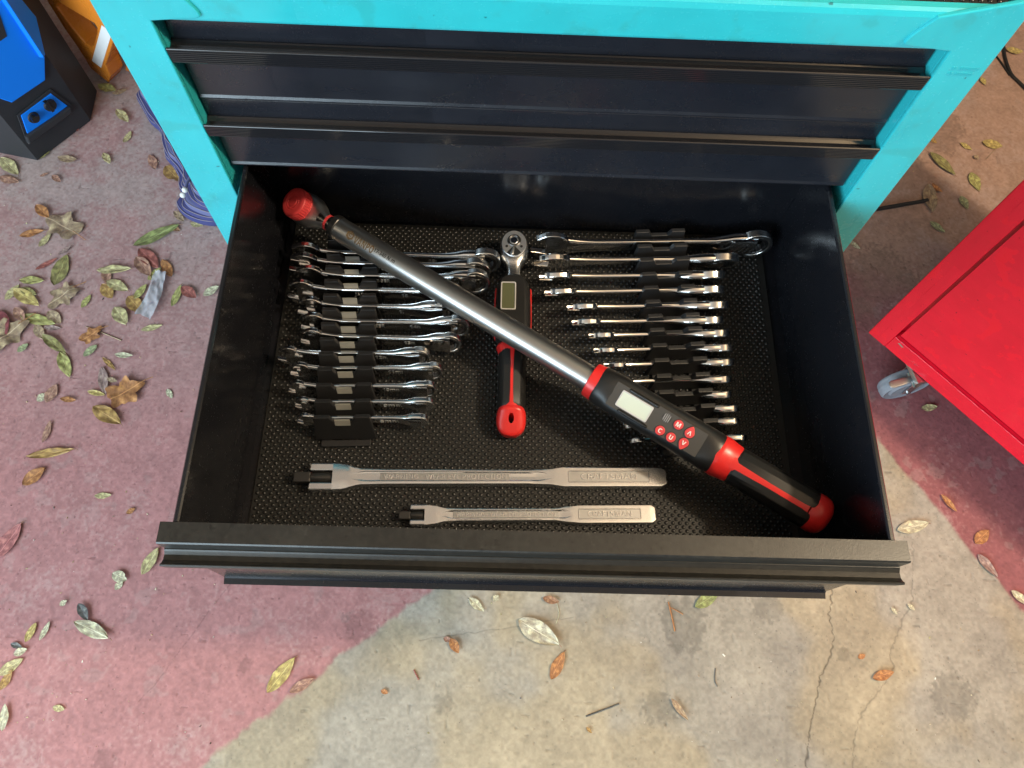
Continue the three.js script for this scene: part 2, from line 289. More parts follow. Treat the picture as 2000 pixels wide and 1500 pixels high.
// ---------------------------------------------------------------- the turquoise cabinet
const HW = 0.3112, OUT = 0.3507, TOPY = OY + 0.036, BACK = -0.47, BOT = 0.14;
const cab = thing('tool_cabinet', 'turquoise roller tool cabinet with black drawers, one pulled open', 'tool cabinet');
const cy = (y) => y + OY;
{
  // posts with their inward returns, top rail, shell
  for (const s of [-1, 1]) {
    const a = Math.min(s * HW, s * OUT), b = Math.max(s * HW, s * OUT);
    add(cab, 'post_return', merge(box(Math.min(s * HW, s * (HW + 0.003)), Math.max(s * HW, s * (HW + 0.003)), BOT, cy(-0.0005), -0.05, -0.0022)), M.teal);
    add(cab, 'side_panel', box(Math.min(s * (OUT - 0.004), s * OUT), Math.max(s * (OUT - 0.004), s * OUT), BOT, cy(0.034), BACK, -0.0045), M.teal);
    // pressed corner plate overlapping the rail
    const sh = new THREE.Shape();
    sh.moveTo(HW - 0.026, 0.0315); sh.quadraticCurveTo(HW - 0.040, 0.012, HW - 0.0395, 0.007); sh.quadraticCurveTo(HW - 0.038, 0.003, HW - 0.026, 0.0035); sh.lineTo(HW, 0.0005); sh.lineTo(HW, BOT - OY); sh.lineTo(OUT, BOT - OY); sh.lineTo(OUT, 0.050); sh.closePath();
    const g = extrude(sh, 0.0045, 0.0012, 5); if (s < 0) g.applyMatrix4(new THREE.Matrix4().makeScale(-1, 1, 1));
    const q = prep(g.translate(0, OY, -0.002));
    if (s < 0) { const idx = []; for (let i = 0; i < q.attributes.position.count; i += 3) idx.push(i, i + 2, i + 1); q.setIndex(idx); }
    const fixed = prep(q); fixed.computeVertexNormals();
    add(cab, 'post', fixed, M.teal);
  }
  const rail = [[-0.03, 0.0002], [-0.0005, 0.0002], [0, 0.002], [0, 0.029], [-0.0012, 0.0335], [-0.0035, 0.0355], [-0.0085, 0.036], [-0.0105, 0.0345], [-0.011, 0.0255], [-0.03, 0.0253]].map(([z, y]) => [z, y + OY]);
  add(cab, 'top_rail', profileX(rail, -OUT + 0.0045, OUT - 0.0045), M.teal);
  add(cab, 'top_tray', merge(box(-OUT + 0.0045, OUT - 0.0045, cy(0.018), cy(0.0255), BACK, -0.0305)), M.teal);
  add(cab, 'back_panel', box(-OUT + 0.0045, OUT - 0.0045, BOT, cy(0.0175), BACK, BACK + 0.004), M.teal);
  add(cab, 'bottom_panel', box(-OUT + 0.0045, OUT - 0.0045, BOT, BOT + 0.02, BACK + 0.0045, -0.0045), M.teal);
  // faint pressed mark of two short lines on the right post (illegible in the photograph)
  const marks = [];
  for (let r = 0; r < 2; r++) for (let k = 0; k < 11; k++) { if ((k === 2) || (r && k === 10)) continue; const x = 0.3225 + k * 0.0021 - r * 0.0006, y = cy(-0.0135 - r * 0.0055); marks.push(box(x, x + 0.0012, y - rr(0.0026, 0.0034), y, 0.001, 0.0031, 0.0003)); }
  add(cab, 'pressed_mark', merge(marks), M.teal);
  for (const [x, z] of [[-0.29, -0.07], [0.29, -0.07], [-0.29, -0.4], [0.29, -0.4]]) {
    const c = new THREE.Group(); c.name = 'caster'; c.position.set(x, 0, z); cab.add(c);
    add(c, 'wheel', new THREE.CylinderGeometry(0.05, 0.05, 0.03, 28).rotateZ(Math.PI / 2).translate(0, 0.05, 0), M.wheel);
    add(c, 'fork', merge(box(-0.024, -0.02, 0.045, 0.138, -0.02, 0.02), box(0.02, 0.024, 0.045, 0.138, -0.02, 0.02), box(-0.0195, 0.0195, 0.125, 0.138, -0.03, 0.03)), M.zinc);
  }
}
// drawer fronts: panel, top flange, ribbed pull
function drawerFront(parent, h, pullTop, open) {
  const hw = 0.3092;
  const panel = [[-0.018, 0], [-0.0012, 0], [0, -0.0012], [0, pullTop - 0.0025], [-0.0035, pullTop - 0.0025], [-0.0035, -0.010], [-0.018, -0.010]];
  const upper = add(parent, 'upper_panel', profileX(panel, -hw, hw), open ? M.dustyBlack : M.black);
  const lower = [[0, pullTop - 0.019], [0, -h + 0.004], [0.0012, -h + 0.0015], [open ? 0.007 : 0.001, -h], [-0.012, -h], [-0.012, -h + 0.003], [-0.003, -h + 0.003], [-0.003, pullTop - 0.019]];
  add(parent, 'lower_panel', profileX(lower, -hw + 0.0006, hw - 0.0006), open ? M.blackGloss : M.black);
  const Q = 0.0032, pts = [[-0.003, pullTop - 0.0028], [0.0006, pullTop - 0.0028], [0.0018, pullTop - 0.0036], [0.0045, pullTop - 0.0050], [0.0090, pullTop - 0.0044], [0.0120, pullTop - 0.0018], [0.0130, pullTop + 0.0002], [0.0138, pullTop + 0.0005], [0.0147, pullTop + 0.0001]];
  const N = 7, hgt = 0.0152;
  for (let k = 0; k < N; k++) { const y = pullTop - hgt * k / N; pts.push([0.0150 - 0.0002 * k, y - 0.0003], [0.0150 - 0.0002 * k, y - 0.0013], [0.0140 - 0.0002 * k, y - 0.0016], [0.0140 - 0.0002 * k, y - 0.0021]); }
  pts.push([0.0122, pullTop - 0.0164], [0.002, pullTop - 0.0182], [-0.003, pullTop - 0.0184]);
  const g = profileX(pts, -0.3105, 0.3105);
  add(parent, 'pull', g, open ? M.dustyBlack : M.pull);
  return upper;
}
for (const [top, h, pt] of [[-0.0035, 0.090, -0.0225], [-0.0945, 0.0885, -0.0185]]) {
  const d = new THREE.Group(); d.name = 'drawer'; d.userData.label = 'closed shallow black drawer with a ribbed full width pull'; d.position.set(0, cy(top), -0.0120); cab.add(d);
  drawerFront(d, h, pt, false);
  add(d, 'drawer_body', merge(box(-0.295, -0.292, -h + 0.006, -0.012, -0.42, -0.0185), box(0.292, 0.295, -h + 0.006, -0.012, -0.42, -0.0185), box(-0.295, 0.295, -h + 0.003, -h + 0.0058, -0.42, -0.0125)), M.blackGloss);
}
const RIM = -0.187, FLOORY = -0.3475, MATY = OY - 0.3445;
{
  const d = new THREE.Group(); d.name = 'drawer'; d.userData.label = 'black drawer pulled open, holding wrenches on a rubber liner'; d.position.set(0, cy(RIM), 0.367); cab.add(d);
  drawerFront(d, 0.173, -0.0185, true);
  const X = 0.2975, zb = -0.43, zf = -0.0185, b = FLOORY - RIM;
  for (const s of [-1, 1]) {
    const w = [[X - 0.0005, b - 0.002], [X - 0.0005, -0.0045], [X - 0.0030, -0.0035], [X - 0.0034, -0.001], [X - 0.002, 0.0002], [X + 0.0008, 0], [X + 0.0022, -0.0018], [X + 0.0022, -0.006], [X + 0.0012, -0.009], [X + 0.0012, b - 0.002]];
    let g = new THREE.ExtrudeGeometry(shapeOf(s > 0 ? w : w.map(([x, y]) => [-x, y]).reverse()), { depth: zf - zb, bevelEnabled: false });
    add(d, 'side_wall', g.translate(0, 0, zb), M.blackGloss);
    add(d, 'slide_rail', box(Math.min(s * 0.3, s * 0.3075), Math.max(s * 0.3, s * 0.3075), -0.085, -0.05, zb, -0.06), M.zinc);
  }
  add(d, 'back_wall', box(-X + 0.0008, X - 0.0008, b + 0.0002, -0.004, zb, zb + 0.003), M.blackGloss);
  add(d, 'front_inner_wall', box(-X + 0.0008, X - 0.0008, b + 0.0002, -0.0102, -0.0182, -0.0152), M.blackGloss);
  add(d, 'drawer_floor', box(-X + 0.0006, X - 0.0006, b - 0.0015, b, zb, -0.0155), M.blackGloss);
}
// studded rubber liners
function studs(parent, x0, x1, z0, z1, y, px, pz, r, hgt, mat, waviness = 0) {
  const g = new THREE.SphereGeometry(r, 10, 5, 0, Math.PI * 2, 0, Math.PI / 2).scale(1, hgt / r, 1);
  const rows = Math.floor((z1 - z0) / pz), cols = Math.floor((x1 - x0) / px), m = new THREE.InstancedMesh(g, mat, rows * cols), t = new THREE.Matrix4();
  let k = 0;
  for (let j = 0; j < rows; j++) for (let i = 0; i < cols; i++) { const x = x0 + px * (i + (j & 1 ? 0.75 : 0.25)), z = z0 + pz * (j + 0.5); t.makeTranslation(x, y, z); m.setMatrixAt(k++, t); }
  m.name = 'studs'; m.userData.kind = 'stuff'; m.castShadow = m.receiveShadow = true; parent.add(m);
}
{
  const t = thing('drawer_liner', 'black studded rubber liner lying on the bottom of the open drawer', 'liner mat');
  const x0 = -0.288, x1 = 0.2825, z0 = -0.058, z1 = 0.3475;
  add(t, 'sheet', box(x0, x1, cy(FLOORY) + 0.0004, MATY, z0, z1), M.rubber);
  studs(t, x0 + 0.002, x1 - 0.002, z0 + 0.002, z1 - 0.002, MATY - 0.0003, 0.0072, 0.0041, 0.00225, 0.0019, M.bump);
  const u = thing('top_liner', 'black studded rubber mat set in the top of the turquoise cabinet', 'liner mat');
  add(u, 'sheet', box(-0.3435, 0.3435, cy(0.0259), cy(0.0310), -0.45, -0.0115), M.rubber);
  studs(u, -0.342, 0.342, -0.2, -0.0125, cy(0.0307), 0.0072, 0.0041, 0.00225, 0.0019, M.bump);
}

// ---------------------------------------------------------------- combination wrenches
const bell = (d, r) => Math.exp(-((Math.max(0, d) / r) ** 2));
const wrenchGeo = (L, s) => {
  const w = 0.0044 + 0.00060 * s, t = 0.0034 + 0.00015 * s, R = 0.00094 * s + 0.0006, J = 0.00104 * s + 0.0006, tr = 0.0058 + 0.00018 * s;
  // shank: oval bar that flattens into both heads
  const rings = [], n = 26;
  for (let k = 0; k <= n; k++) {
    const x = J * 0.75 + (L - R * 1.0 - J * 0.75) * k / n, fromJ = x - J, fromR = L - R - (x + R);
    const wid = w / 2 * (1 + 0.85 * bell(fromJ, 1.3 * J) + 0.95 * bell(fromR, 0.95 * R));
    const th = t / 2 * (1 + 0.10 * bell(fromJ, J) + 1.0 * bell(fromR, 1.25 * R));
    const z = 0.0012 * bell(fromR, 1.2 * R);
    rings.push(ring(x, wid, th, th, 3.2, 20, 0, z));
  }
  const shank = loft(rings);
  const hole = [], out = [];
  for (let k = 0; k < 48; k++) { const a = k / 48 * 2 * Math.PI, m = k % 4 < 2 ? 1 : 0.93; hole.push(new THREE.Vector2(Math.cos(a) * s * 0.00056 * m, Math.sin(a) * s * 0.00056 * m)); }
  const rs = new THREE.Shape(); rs.absarc(0, 0, R, 0, Math.PI * 2); const hp = new THREE.Path(); hp.absarc(0, 0, s * 0.00072, 0, Math.PI * 2, true); rs.holes.push(hp);
  const ringG = extrude(rs, tr, Math.min(0.0013, tr / 5), 28, 3).translate(L - R, 0, -tr / 2 + 0.0012);
  const is = new THREE.Shape(); is.absarc(0, 0, s * 0.00073, 0, Math.PI * 2); is.holes.push(new THREE.Path(hole));
  const insG = extrude(is, tr * 0.92, 0.0003, 16, 1).translate(L - R, 0, -tr * 0.46 + 0.0012);
  // open jaw, turned 15 degrees
  const a = s * 0.00051, pts = [], f0 = Math.asin(Math.min(0.95, a / J)) + 0.12;
  for (let k = 0; k <= 26; k++) { const f = Math.PI - f0 - (2 * Math.PI - 2 * f0) * k / 26; const rj = J * (1 + 0.05 * Math.cos(f)); pts.push([Math.cos(f) * rj, Math.sin(f) * rj]); }
  pts.push([-J * 0.88, -a], [J * 0.05, -a], [J * 0.30, -a * 0.55], [J * 0.34, 0], [J * 0.30, a * 0.55], [J * 0.05, a], [-J * 0.88, a]);
  const tj = t * 1.06;
  const jaw = extrude(shapeOf(pts.reverse()), tj, Math.min(0.0012, tj / 4), 4, 3).rotateZ(-0.26).translate(J, 0, -tj / 2);
  return { shank, ringG, insG, jaw, w, t };
};
const LW = 'combination wrenches standing in the rack with grey tabs', RW = 'combination wrenches standing in the plain black rack';
function wrench(a, b, s, lean, roll, label, group, mark) {
  const L = a.distanceTo(b), g = wrenchGeo(L, s), o = thing('combination_wrench', label, 'wrench', group);
  const X = b.clone().sub(a).normalize(), Y0 = V(0, Math.cos(lean), -Math.sin(lean)), Z = X.clone().cross(Y0).normalize(), Y = Z.clone().cross(X);
  basis(o, a, X, Y, Z);
  add(o, 'shank', g.shank, M.chrome); add(o, 'open_jaw', g.jaw, M.chrome);
  const r = add(o, 'box_ring', g.ringG, M.chromeRing); add(r, 'ratchet_insert', g.insG, M.insert);
  if (mark) {
    add(o, 'size_mark', text(mark + 'mm', 0.0042, 0.0004, { width: 0.020 }).translate(L * mark.at || L * 0.70, -0.0006, g.t / 2 - 0.00012), M.chromeMark);
    if (+mark > 13) add(o, 'maker_mark', text('JAEGER', 0.0042, 0.0004, { width: 0.022 }).translate(L * 0.44, -0.0006, g.t / 2 - 0.00012), M.chromeMark);
  }
  return o;
}
const ord = ['first', 'second', 'third', 'fourth', 'fifth', 'sixth', 'seventh', 'eighth', 'ninth', 'tenth', 'eleventh', 'twelfth', 'thirteenth', 'fourteenth'];
{
  const rows = [[565, 978, 497, 508, 19, .12], [563, 958, 517, 526, 18, .16], [574, 957, 543, 548, 17, .30], [560, 905, 570, 575, 16, .34], [580, 890, 602, 606, 15, .34], [586, 918, 632, 635, 14, .36], [586, 902, 660, 668, 13, .36], [541, 841, 694, 694, 12, .36], [566, 866, 724, 722, 11, .34], [562, 853, 758, 757, 10, .34], [575, 850, 788, 788, 9, .32], [580, 838, 819, 819, 8, .32]];
  rows.forEach(([x0, x1, y0, y1, s, lean], i) => {
    const h = MATY + Math.max(0.0245, 0.00094 * s + 0.0036);
    const o = wrench(onY(x0, y0, h), onY(x1, y1, h), s, lean, 0, `chrome ${s} mm combination wrench, ${ord[i]} from the back in the grey tabbed rack`, LW, String(s));
  });
  const R = [[1036, 1506, 481, 474, 22, .05], [1042, 1442, 511, 507, 21, -.30], [1053, 1415, 541, 537, 19, -.42], [1064, 1414, 572, 565, 18, -.42], [1108, 1422, 601, 595, 17, -.42], [1117, 1412, 630, 624, 16, -.42], [1150, 1424, 656, 649, 14, -.42], [1160, 1431, 685, 677, 13, -.42], [1180, 1433, 714, 705, 12, -.42], [1196, 1428, 746, 738, 11, -.42], [1206, 1429, 774, 768, 10, -.42], [1214, 1443, 802, 795, 10, -.40], [1217, 1444, 832, 821, 9, -.25], [1229, 1457, 861, 853, 8, -.25]];
  R.forEach(([x0, x1, y0, y1, s, lean], i) => {
    const h = MATY + Math.max(0.0235, 0.00094 * s + 0.0036);
    wrench(onY(x0, y0, h), onY(x1, y1, h), s, lean, 0, `chrome combination wrench, edge up, ${ord[i]} from the back in the plain black rack`, RW);
  });
}
// wrench racks: a rail with upright plates
function rack(name, label, u, tops, drift, ht, lean, tabs) {
  const o = thing(name, label, 'wrench rack');
  const zs = tops.map((v) => onY(u, v, MATY + 0.0045 + ht * Math.cos(lean))), first = zs[0], last = zs.at(-1), Zd = V(drift, 0, last.z - first.z), Z = Zd.clone().normalize(), Y = V(0, 1, 0), X = Y.clone().cross(Z);
  const p0 = V(first.x, MATY, first.z + ht * Math.sin(lean)); basis(o, p0, X, Y, Z);
  const at = zs.map((p) => (p.z - first.z) / Z.z), len = at.at(-1);
  add(o, 'base_rail', merge(box(-0.026, -0.016, 0.0016, 0.0042, -0.004, len, 0.001), box(0.016, 0.026, 0.0016, 0.0042, -0.004, len, 0.001), box(-0.0265, 0.0265, 0.0016, 0.0046, len + 0.0002, len + 0.0075, 0.0008)), M.rackBlack);
  const pl = shapeOf([[-0.0325, 0], [0.0325, 0], [0.0290, ht], [0.0135, ht], [0.0095, ht - 0.0072], [-0.0095, ht - 0.0072], [-0.0135, ht], [-0.0290, ht]]);
  const g = extrude(pl, 0.0052, 0.0008, 2, 2).translate(0, 0, -0.0052).rotateX(-lean).translate(0, 0.0045, 0);
  const tab = box(-0.0079, 0.0079, ht - 0.0118, ht - 0.0028, -0.0004, 0.0007).rotateX(-lean).translate(0, 0.0045, 0);
  at.forEach((z, k) => {
    const m = add(o, 'slot_plate', g, M.rackBlack); m.position.set(0, 0, z);
    if (tabs && k) add(m, 'grey_tab', tab, M.rackLabel);
  });
}
rack('wrench_rack', 'black wrench rack with small grey tabs on its plates', 690, [469, 497, 523, 550, 578.5, 606, 634.5, 664.5, 693, 723, 754, 786, 817], 0.0105, 0.036, 0.34, true);
rack('wrench_rack', 'plain black wrench rack without tabs, beside the drawer wall', 1291, [453.5, 482, 509, 536, 563, 590, 618, 645, 675, 704, 734.5, 766, 796, 825, 853], 0.0195, 0.033, 0.03, false);

// ---------------------------------------------------------------- large digital torque wrench
function basisOf(A, B) { const X = B.clone().sub(A).normalize(), mid = A.clone().add(B).multiplyScalar(0.5), d = mid.sub(CAM).normalize(), Y = X.clone().cross(d).normalize(), Z = X.clone().cross(Y); return { X, Y, Z }; }
{
  const A = onY(583, 400, cy(-0.285)), B = onY(1605, 1010, cy(-0.276)), k = A.distanceTo(B) / 0.6368;
  const t = thing('digital_torque_wrench', 'long steel tube torque wrench with red rings, screen and black grip, lying across both racks', 'torque wrench');
  const { X, Y, Z } = basisOf(A, B); basis(t, A, X, Y, Z);
  t.scale.setScalar(k);
  const RT = 0.0133;
  // ratchet head, tipped towards its red dial
  const head = new THREE.Group(); head.name = 'ratchet_head'; head.rotation.y = -0.30; head.position.set(0.0070, 0, -0.0095); t.add(head);   // turns the dial towards the head's end
  const hb = [];
  for (const [x, w, u, d] of [[-0.0205, 0.004, 0.004, 0.005], [-0.0195, 0.010, 0.0085, 0.009], [-0.016, 0.0145, 0.0105, 0.0115], [-0.008, 0.0185, 0.0112, 0.0125], [0.002, 0.0195, 0.0112, 0.0125], [0.012, 0.0183, 0.0110, 0.012], [0.021, 0.0145, 0.0100, 0.011], [0.028, 0.0105, 0.0085, 0.009], [0.034, 0.0085, 0.0075, 0.0075], [0.037, 0.0078, 0.0070, 0.0070]]) hb.push(ring(x, w, u, d, 2.6, 36));
  add(head, 'head_body', loft(hb), M.satinFlat);
  const knob = new THREE.Group(); knob.name = 'dial'; knob.position.set(-0.001, 0, 0.010); head.add(knob);
  const prof = [[0, 0.0128], [0.0055, 0.0128], [0.0058, 0.0122], [0.0072, 0.0122], [0.0075, 0.0128], [0.0088, 0.0128], [0.0091, 0.0123], [0.0099, 0.0123], [0.0102, 0.0128], [0.0138, 0.0126], [0.0158, 0.0118], [0.0166, 0.0104], [0.0166, 0.0016], [0.0172, 0.0008], [0.0172, 0], [0, 0]].map(([r, z]) => new THREE.Vector2(r, z)).reverse();
  const dial = toCreasedNormals(new THREE.LatheGeometry(prof, 48).rotateX(Math.PI / 2), 0.3);
  const ribs = []; for (let q = 0; q < 36; q++) { const a = q / 36 * 2 * Math.PI; ribs.push(box(0.0160, 0.0173, -0.0006, 0.0006, 0.0014, 0.0102, 0.0004).rotateZ(a)); }
  add(t, 'red_dial', merge(dial, ribs).applyMatrix4(new THREE.Matrix4().makeTranslation(0, 0, 0)), M.redKnob);
  const rd = t.children.at(-1); t.remove(rd); rd.name = 'red_dial'; rd.position.copy(knob.position); head.remove(knob); head.add(rd);
  add(t, 'neck_ring', merge(loft([ring(0.0415, 0.0088, 0.0088), ring(0.0445, 0.0088, 0.0088)])), M.redKnob);
  add(t, 'neck', loft([ring(0.032, 0.0082, 0.0082), ring(0.0528, 0.0086, 0.0086)]), M.insert);
  add(t, 'collar', loft([ring(0.0500, 0.0120, 0.0120), ring(0.0506, 0.0134, 0.0134), ring(0.0515, 0.0138, 0.0138), ring(0.0572, 0.0138, 0.0138), ring(0.0580, 0.0132, 0.0132)], { crease: 0.5 }), M.steelDark);
  add(t, 'tube', loft([ring(0.0578, RT - 0.0008, RT - 0.0008, undefined, 2, 64), ring(0.0586, RT, RT, undefined, 2, 64), ...[0.15, 0.25, 0.33].map((x) => ring(x, RT, RT, undefined, 2, 64)), ring(0.392, RT, RT, undefined, 2, 64)]), M.tubeMetal);
  // printed emblem and writing, on the camera side of the tube
  const hex = new THREE.Shape(); for (let q = 0; q < 6; q++) { const a = q * Math.PI / 3 + Math.PI / 6; q ? hex.lineTo(Math.cos(a) * 0.0052, Math.sin(a) * 0.0052) : hex.moveTo(Math.cos(a) * 0.0052, Math.sin(a) * 0.0052); }
  const hh = new THREE.Path(); hh.absarc(0.0004, 0.0006, 0.0029, 0, Math.PI * 2, true); hex.holes.push(hh);
  const cs = new THREE.Shape(); cs.absarc(0.0004, 0.0006, 0.0021, 0.5, Math.PI * 1.75); cs.absarc(0.0004, 0.0006, 0.0012, Math.PI * 1.75, 0.5, true);
  const T = 0.00025, dep = 0.0002;
  const put = (g, x, y) => wrap(g.translate(x, y, -dep / 2), RT);
  add(t, 'emblem', put(merge(new THREE.ExtrudeGeometry(hex, { depth: T, bevelEnabled: false, curveSegments: 16 }), new THREE.ExtrudeGeometry(cs, { depth: T, bevelEnabled: false, curveSegments: 12 })), 0.0800, 0.0002), M.etch);
  add(t, 'maker_name', put(text('VANPO', 0.0084, T, { width: 0.0255, seg: 3 }), 0.0992, -0.0008), M.etch);
  add(t, 'range_marking', put(text('17-340 N.m', 0.0044, T, { font: fontB, width: 0.0275, seg: 3 }), 0.1262, 0.0004), M.etchDark);
  const ringRed = (list, name) => add(t, name, loft(list.map(([x, w, u, d, e]) => ring(x, w, u, d ?? u, e ?? 2.1, 64))), M.red);
  ringRed([[0.3815, 0.0150, 0.0150], [0.3818, 0.0176, 0.0172], [0.3828, 0.0182, 0.0178], [0.396, 0.0196, 0.0190], [0.408, 0.0197, 0.0190]], 'front_ring');
  // electronics housing
  const hs = [];
  for (const [x, w, u, e] of [[0.3895, 0.0160, 0.0140, 2.3], [0.3902, 0.0182, 0.0172, 2.3], [0.3925, 0.0194, 0.0190, 2.3], [0.398, 0.0201, 0.0200, 2.4], [0.404, 0.0204, 0.0204, 2.6], [0.4085, 0.0205, 0.0196, 3.2], [0.415, 0.0205, 0.0190, 3.6], [0.44, 0.0205, 0.0189, 3.6], [0.47, 0.0205, 0.0189, 3.6], [0.498, 0.0206, 0.0189, 3.6], [0.5085, 0.0208, 0.0192, 3.2], [0.514, 0.0209, 0.0204, 2.6], [0.520, 0.0208, 0.0206, 2.4], [0.5245, 0.0204, 0.0202, 2.3], [0.527, 0.0196, 0.0190, 2.3], [0.5276, 0.0182, 0.0172, 2.3]]) hs.push(ring(x, w, u, 0.0195, e, 56));
  add(t, 'housing', loft(hs), M.plastic);
  const pz = 0.0191;
  add(t, 'control_panel', extrude(rrect(0.4088, 0.5085, -0.0132, 0.0122, 0.0008), 0.0007, 0.0002, 4, 1).translate(0, 0, pz - 0.0003), M.panel);
  const scr = new THREE.Group(); scr.name = 'display'; t.add(scr); scr.position.set(0.4346, -0.0008, pz + 0.0004);
  const fr = rrect(-0.0172, 0.0172, -0.0086, 0.0086, 0.0016); fr.holes.push(new THREE.Path(rrect(-0.0158, 0.0158, -0.0072, 0.0072, 0.0008).getPoints(4)));
  add(scr, 'display_frame', extrude(fr, 0.0009, 0.0002, 4, 1), M.frameGrey);
  add(scr, 'display_glass', extrude(rrect(-0.0160, 0.0160, -0.0074, 0.0074, 0.0008), 0.0006, 0, 4), M.lcdPale);
  for (const y of [0.0108, -0.0121]) add(t, 'side_bead', loft([ring(0.4225, 0.0006, 0.0006), ring(0.4230, 0.0014, 0.0014), ring(0.4245, 0.0017, 0.0017), ring(0.4535, 0.0017, 0.0017), ring(0.455, 0.0014, 0.0014), ring(0.4555, 0.0006, 0.0006)]).translate(0, y, pz), M.gloss);
  const spk = new THREE.Group(); spk.name = 'buzzer_grille'; spk.position.set(0.4669, 0.0055, pz + 0.0004); t.add(spk);
  add(spk, 'grille_disc', cyl(0.0045, 0.0045, 0.0004), M.plasticGapBlack);
  add(spk, 'grille_bars', merge([-0.0027, -0.0009, 0.0009, 0.0027].map((y) => { const q = Math.sqrt(0.0043 ** 2 - y * y); return box(-q, q, y - 0.00022, y + 0.00022, 0.0004, 0.0008); })).rotateZ(Math.PI / 2), M.frameGrey);
  const buttons = [['C', 0.4676, -0.0082, 0], ['U', 0.4797, -0.0085, 0], ['M', 0.4797, 0.0056, 0], ['<', 0.4926, 0.0040, 1], ['<', 0.4926, -0.0066, -1]];
  for (const [ch, x, y, tear] of buttons) {
    const b = new THREE.Group(); b.name = 'button'; b.position.set(x, y, pz + 0.0003); t.add(b);
    const sh = new THREE.Shape(), r = 0.0047;
    if (!tear) sh.absarc(0, 0, r, 0, Math.PI * 2); else { sh.absarc(0, 0, r, Math.PI * 0.80, Math.PI * 2.20); sh.quadraticCurveTo(r * 0.5, r * 1.25, 0.0003, r * 1.55); sh.lineTo(-0.0003, r * 1.55); sh.quadraticCurveTo(-r * 0.5, r * 1.25, Math.cos(Math.PI * 0.8) * r, Math.sin(Math.PI * 0.8) * r); }
    const turn = tear > 0 ? 0 : tear < 0 ? Math.PI : 0;
    add(b, 'button_seat', new THREE.ExtrudeGeometry(sh, { depth: 0.0004, bevelEnabled: true, bevelThickness: 0.0002, bevelSize: 0.0006, bevelSegments: 1, curveSegments: 20 }).rotateZ(turn), M.plasticGapBlack);
    add(b, 'button_cap', extrude(sh, 0.0015, 0.0005, 20, 2).rotateZ(turn).translate(0, 0, 0.0001), M.redKnob);
    const mk = tear ? text('V', 0.0040, 0.0003, { width: 0.0040 }).rotateZ(tear > 0 ? Math.PI : 0).translate(0, 0.0002 * tear, 0.0016) : text(ch, 0.0044, 0.0003, { seg: 4 }).translate(0, 0, 0.0016);
    add(b, 'button_letter', mk, M.white);
  }
  ringRed([[0.519, 0.0202, 0.0200], [0.5268, 0.0208, 0.0205], [0.529, 0.0211, 0.0205], [0.533, 0.0206, 0.0192], [0.538, 0.0196, 0.0180], [0.5425, 0.0192, 0.0180], [0.5455, 0.0180, 0.0172]], 'rear_collar');
  add(t, 'grip_core', loft([[0.540, 0.0168], [0.545, 0.0172], [0.58, 0.0172], [0.62, 0.0174]].map(([x, w]) => ring(x, w, 0.0182, 0.0175, 2.2, 48))), M.red);
  for (const s of [1, -1]) {   // black halves leave the red core showing as a stripe on top
    const st = [], n = 22;
    for (const [x, o] of [[0.5425, -0.0012], [0.5432, 0.0006], [0.5455, 0.0014], [0.58, 0.0014], [0.615, 0.0016], [0.6235, 0.0014], [0.6262, 0.0006], [0.6268, -0.0012]]) {
      const r = [], end = x < 0.546 || x > 0.62, a0 = 0.145 + (x === 0.5425 || x === 0.6268 ? 0.30 : x === 0.5432 || x === 0.6262 ? 0.20 : x === 0.5455 || x === 0.6235 ? 0.06 : 0);
      for (let q = 0; q <= n; q++) { const a = a0 + (Math.PI - 0.3 - a0) * q / n, edge = Math.min(1, Math.min(q, n - q) / 1.5); r.push(V(x, s * Math.sin(a) * (0.0176 + o * edge), Math.cos(a) * (0.0184 + o * edge))); }
      for (let q = n; q >= 0; q--) { const a = a0 + (Math.PI - 0.3 - a0) * q / n; r.push(V(x, s * Math.sin(a) * 0.0155, Math.cos(a) * 0.0160)); }
      st.push(s > 0 ? r.reverse() : r);
    }
    add(t, 'grip_half', loft(st, { crease: 0.9 }), M.grip);
  }
  ringRed([[0.6215, 0.0176, 0.0180, 0.0176], [0.6268, 0.0192, 0.0196, 0.019], [0.631, 0.0193, 0.0197, 0.019], [0.636, 0.0183, 0.0186, 0.018], [0.6398, 0.0155, 0.0158, 0.0152], [0.6422, 0.0112, 0.0114, 0.011], [0.6434, 0.0055, 0.0056, 0.0055]], 'end_cap');
}

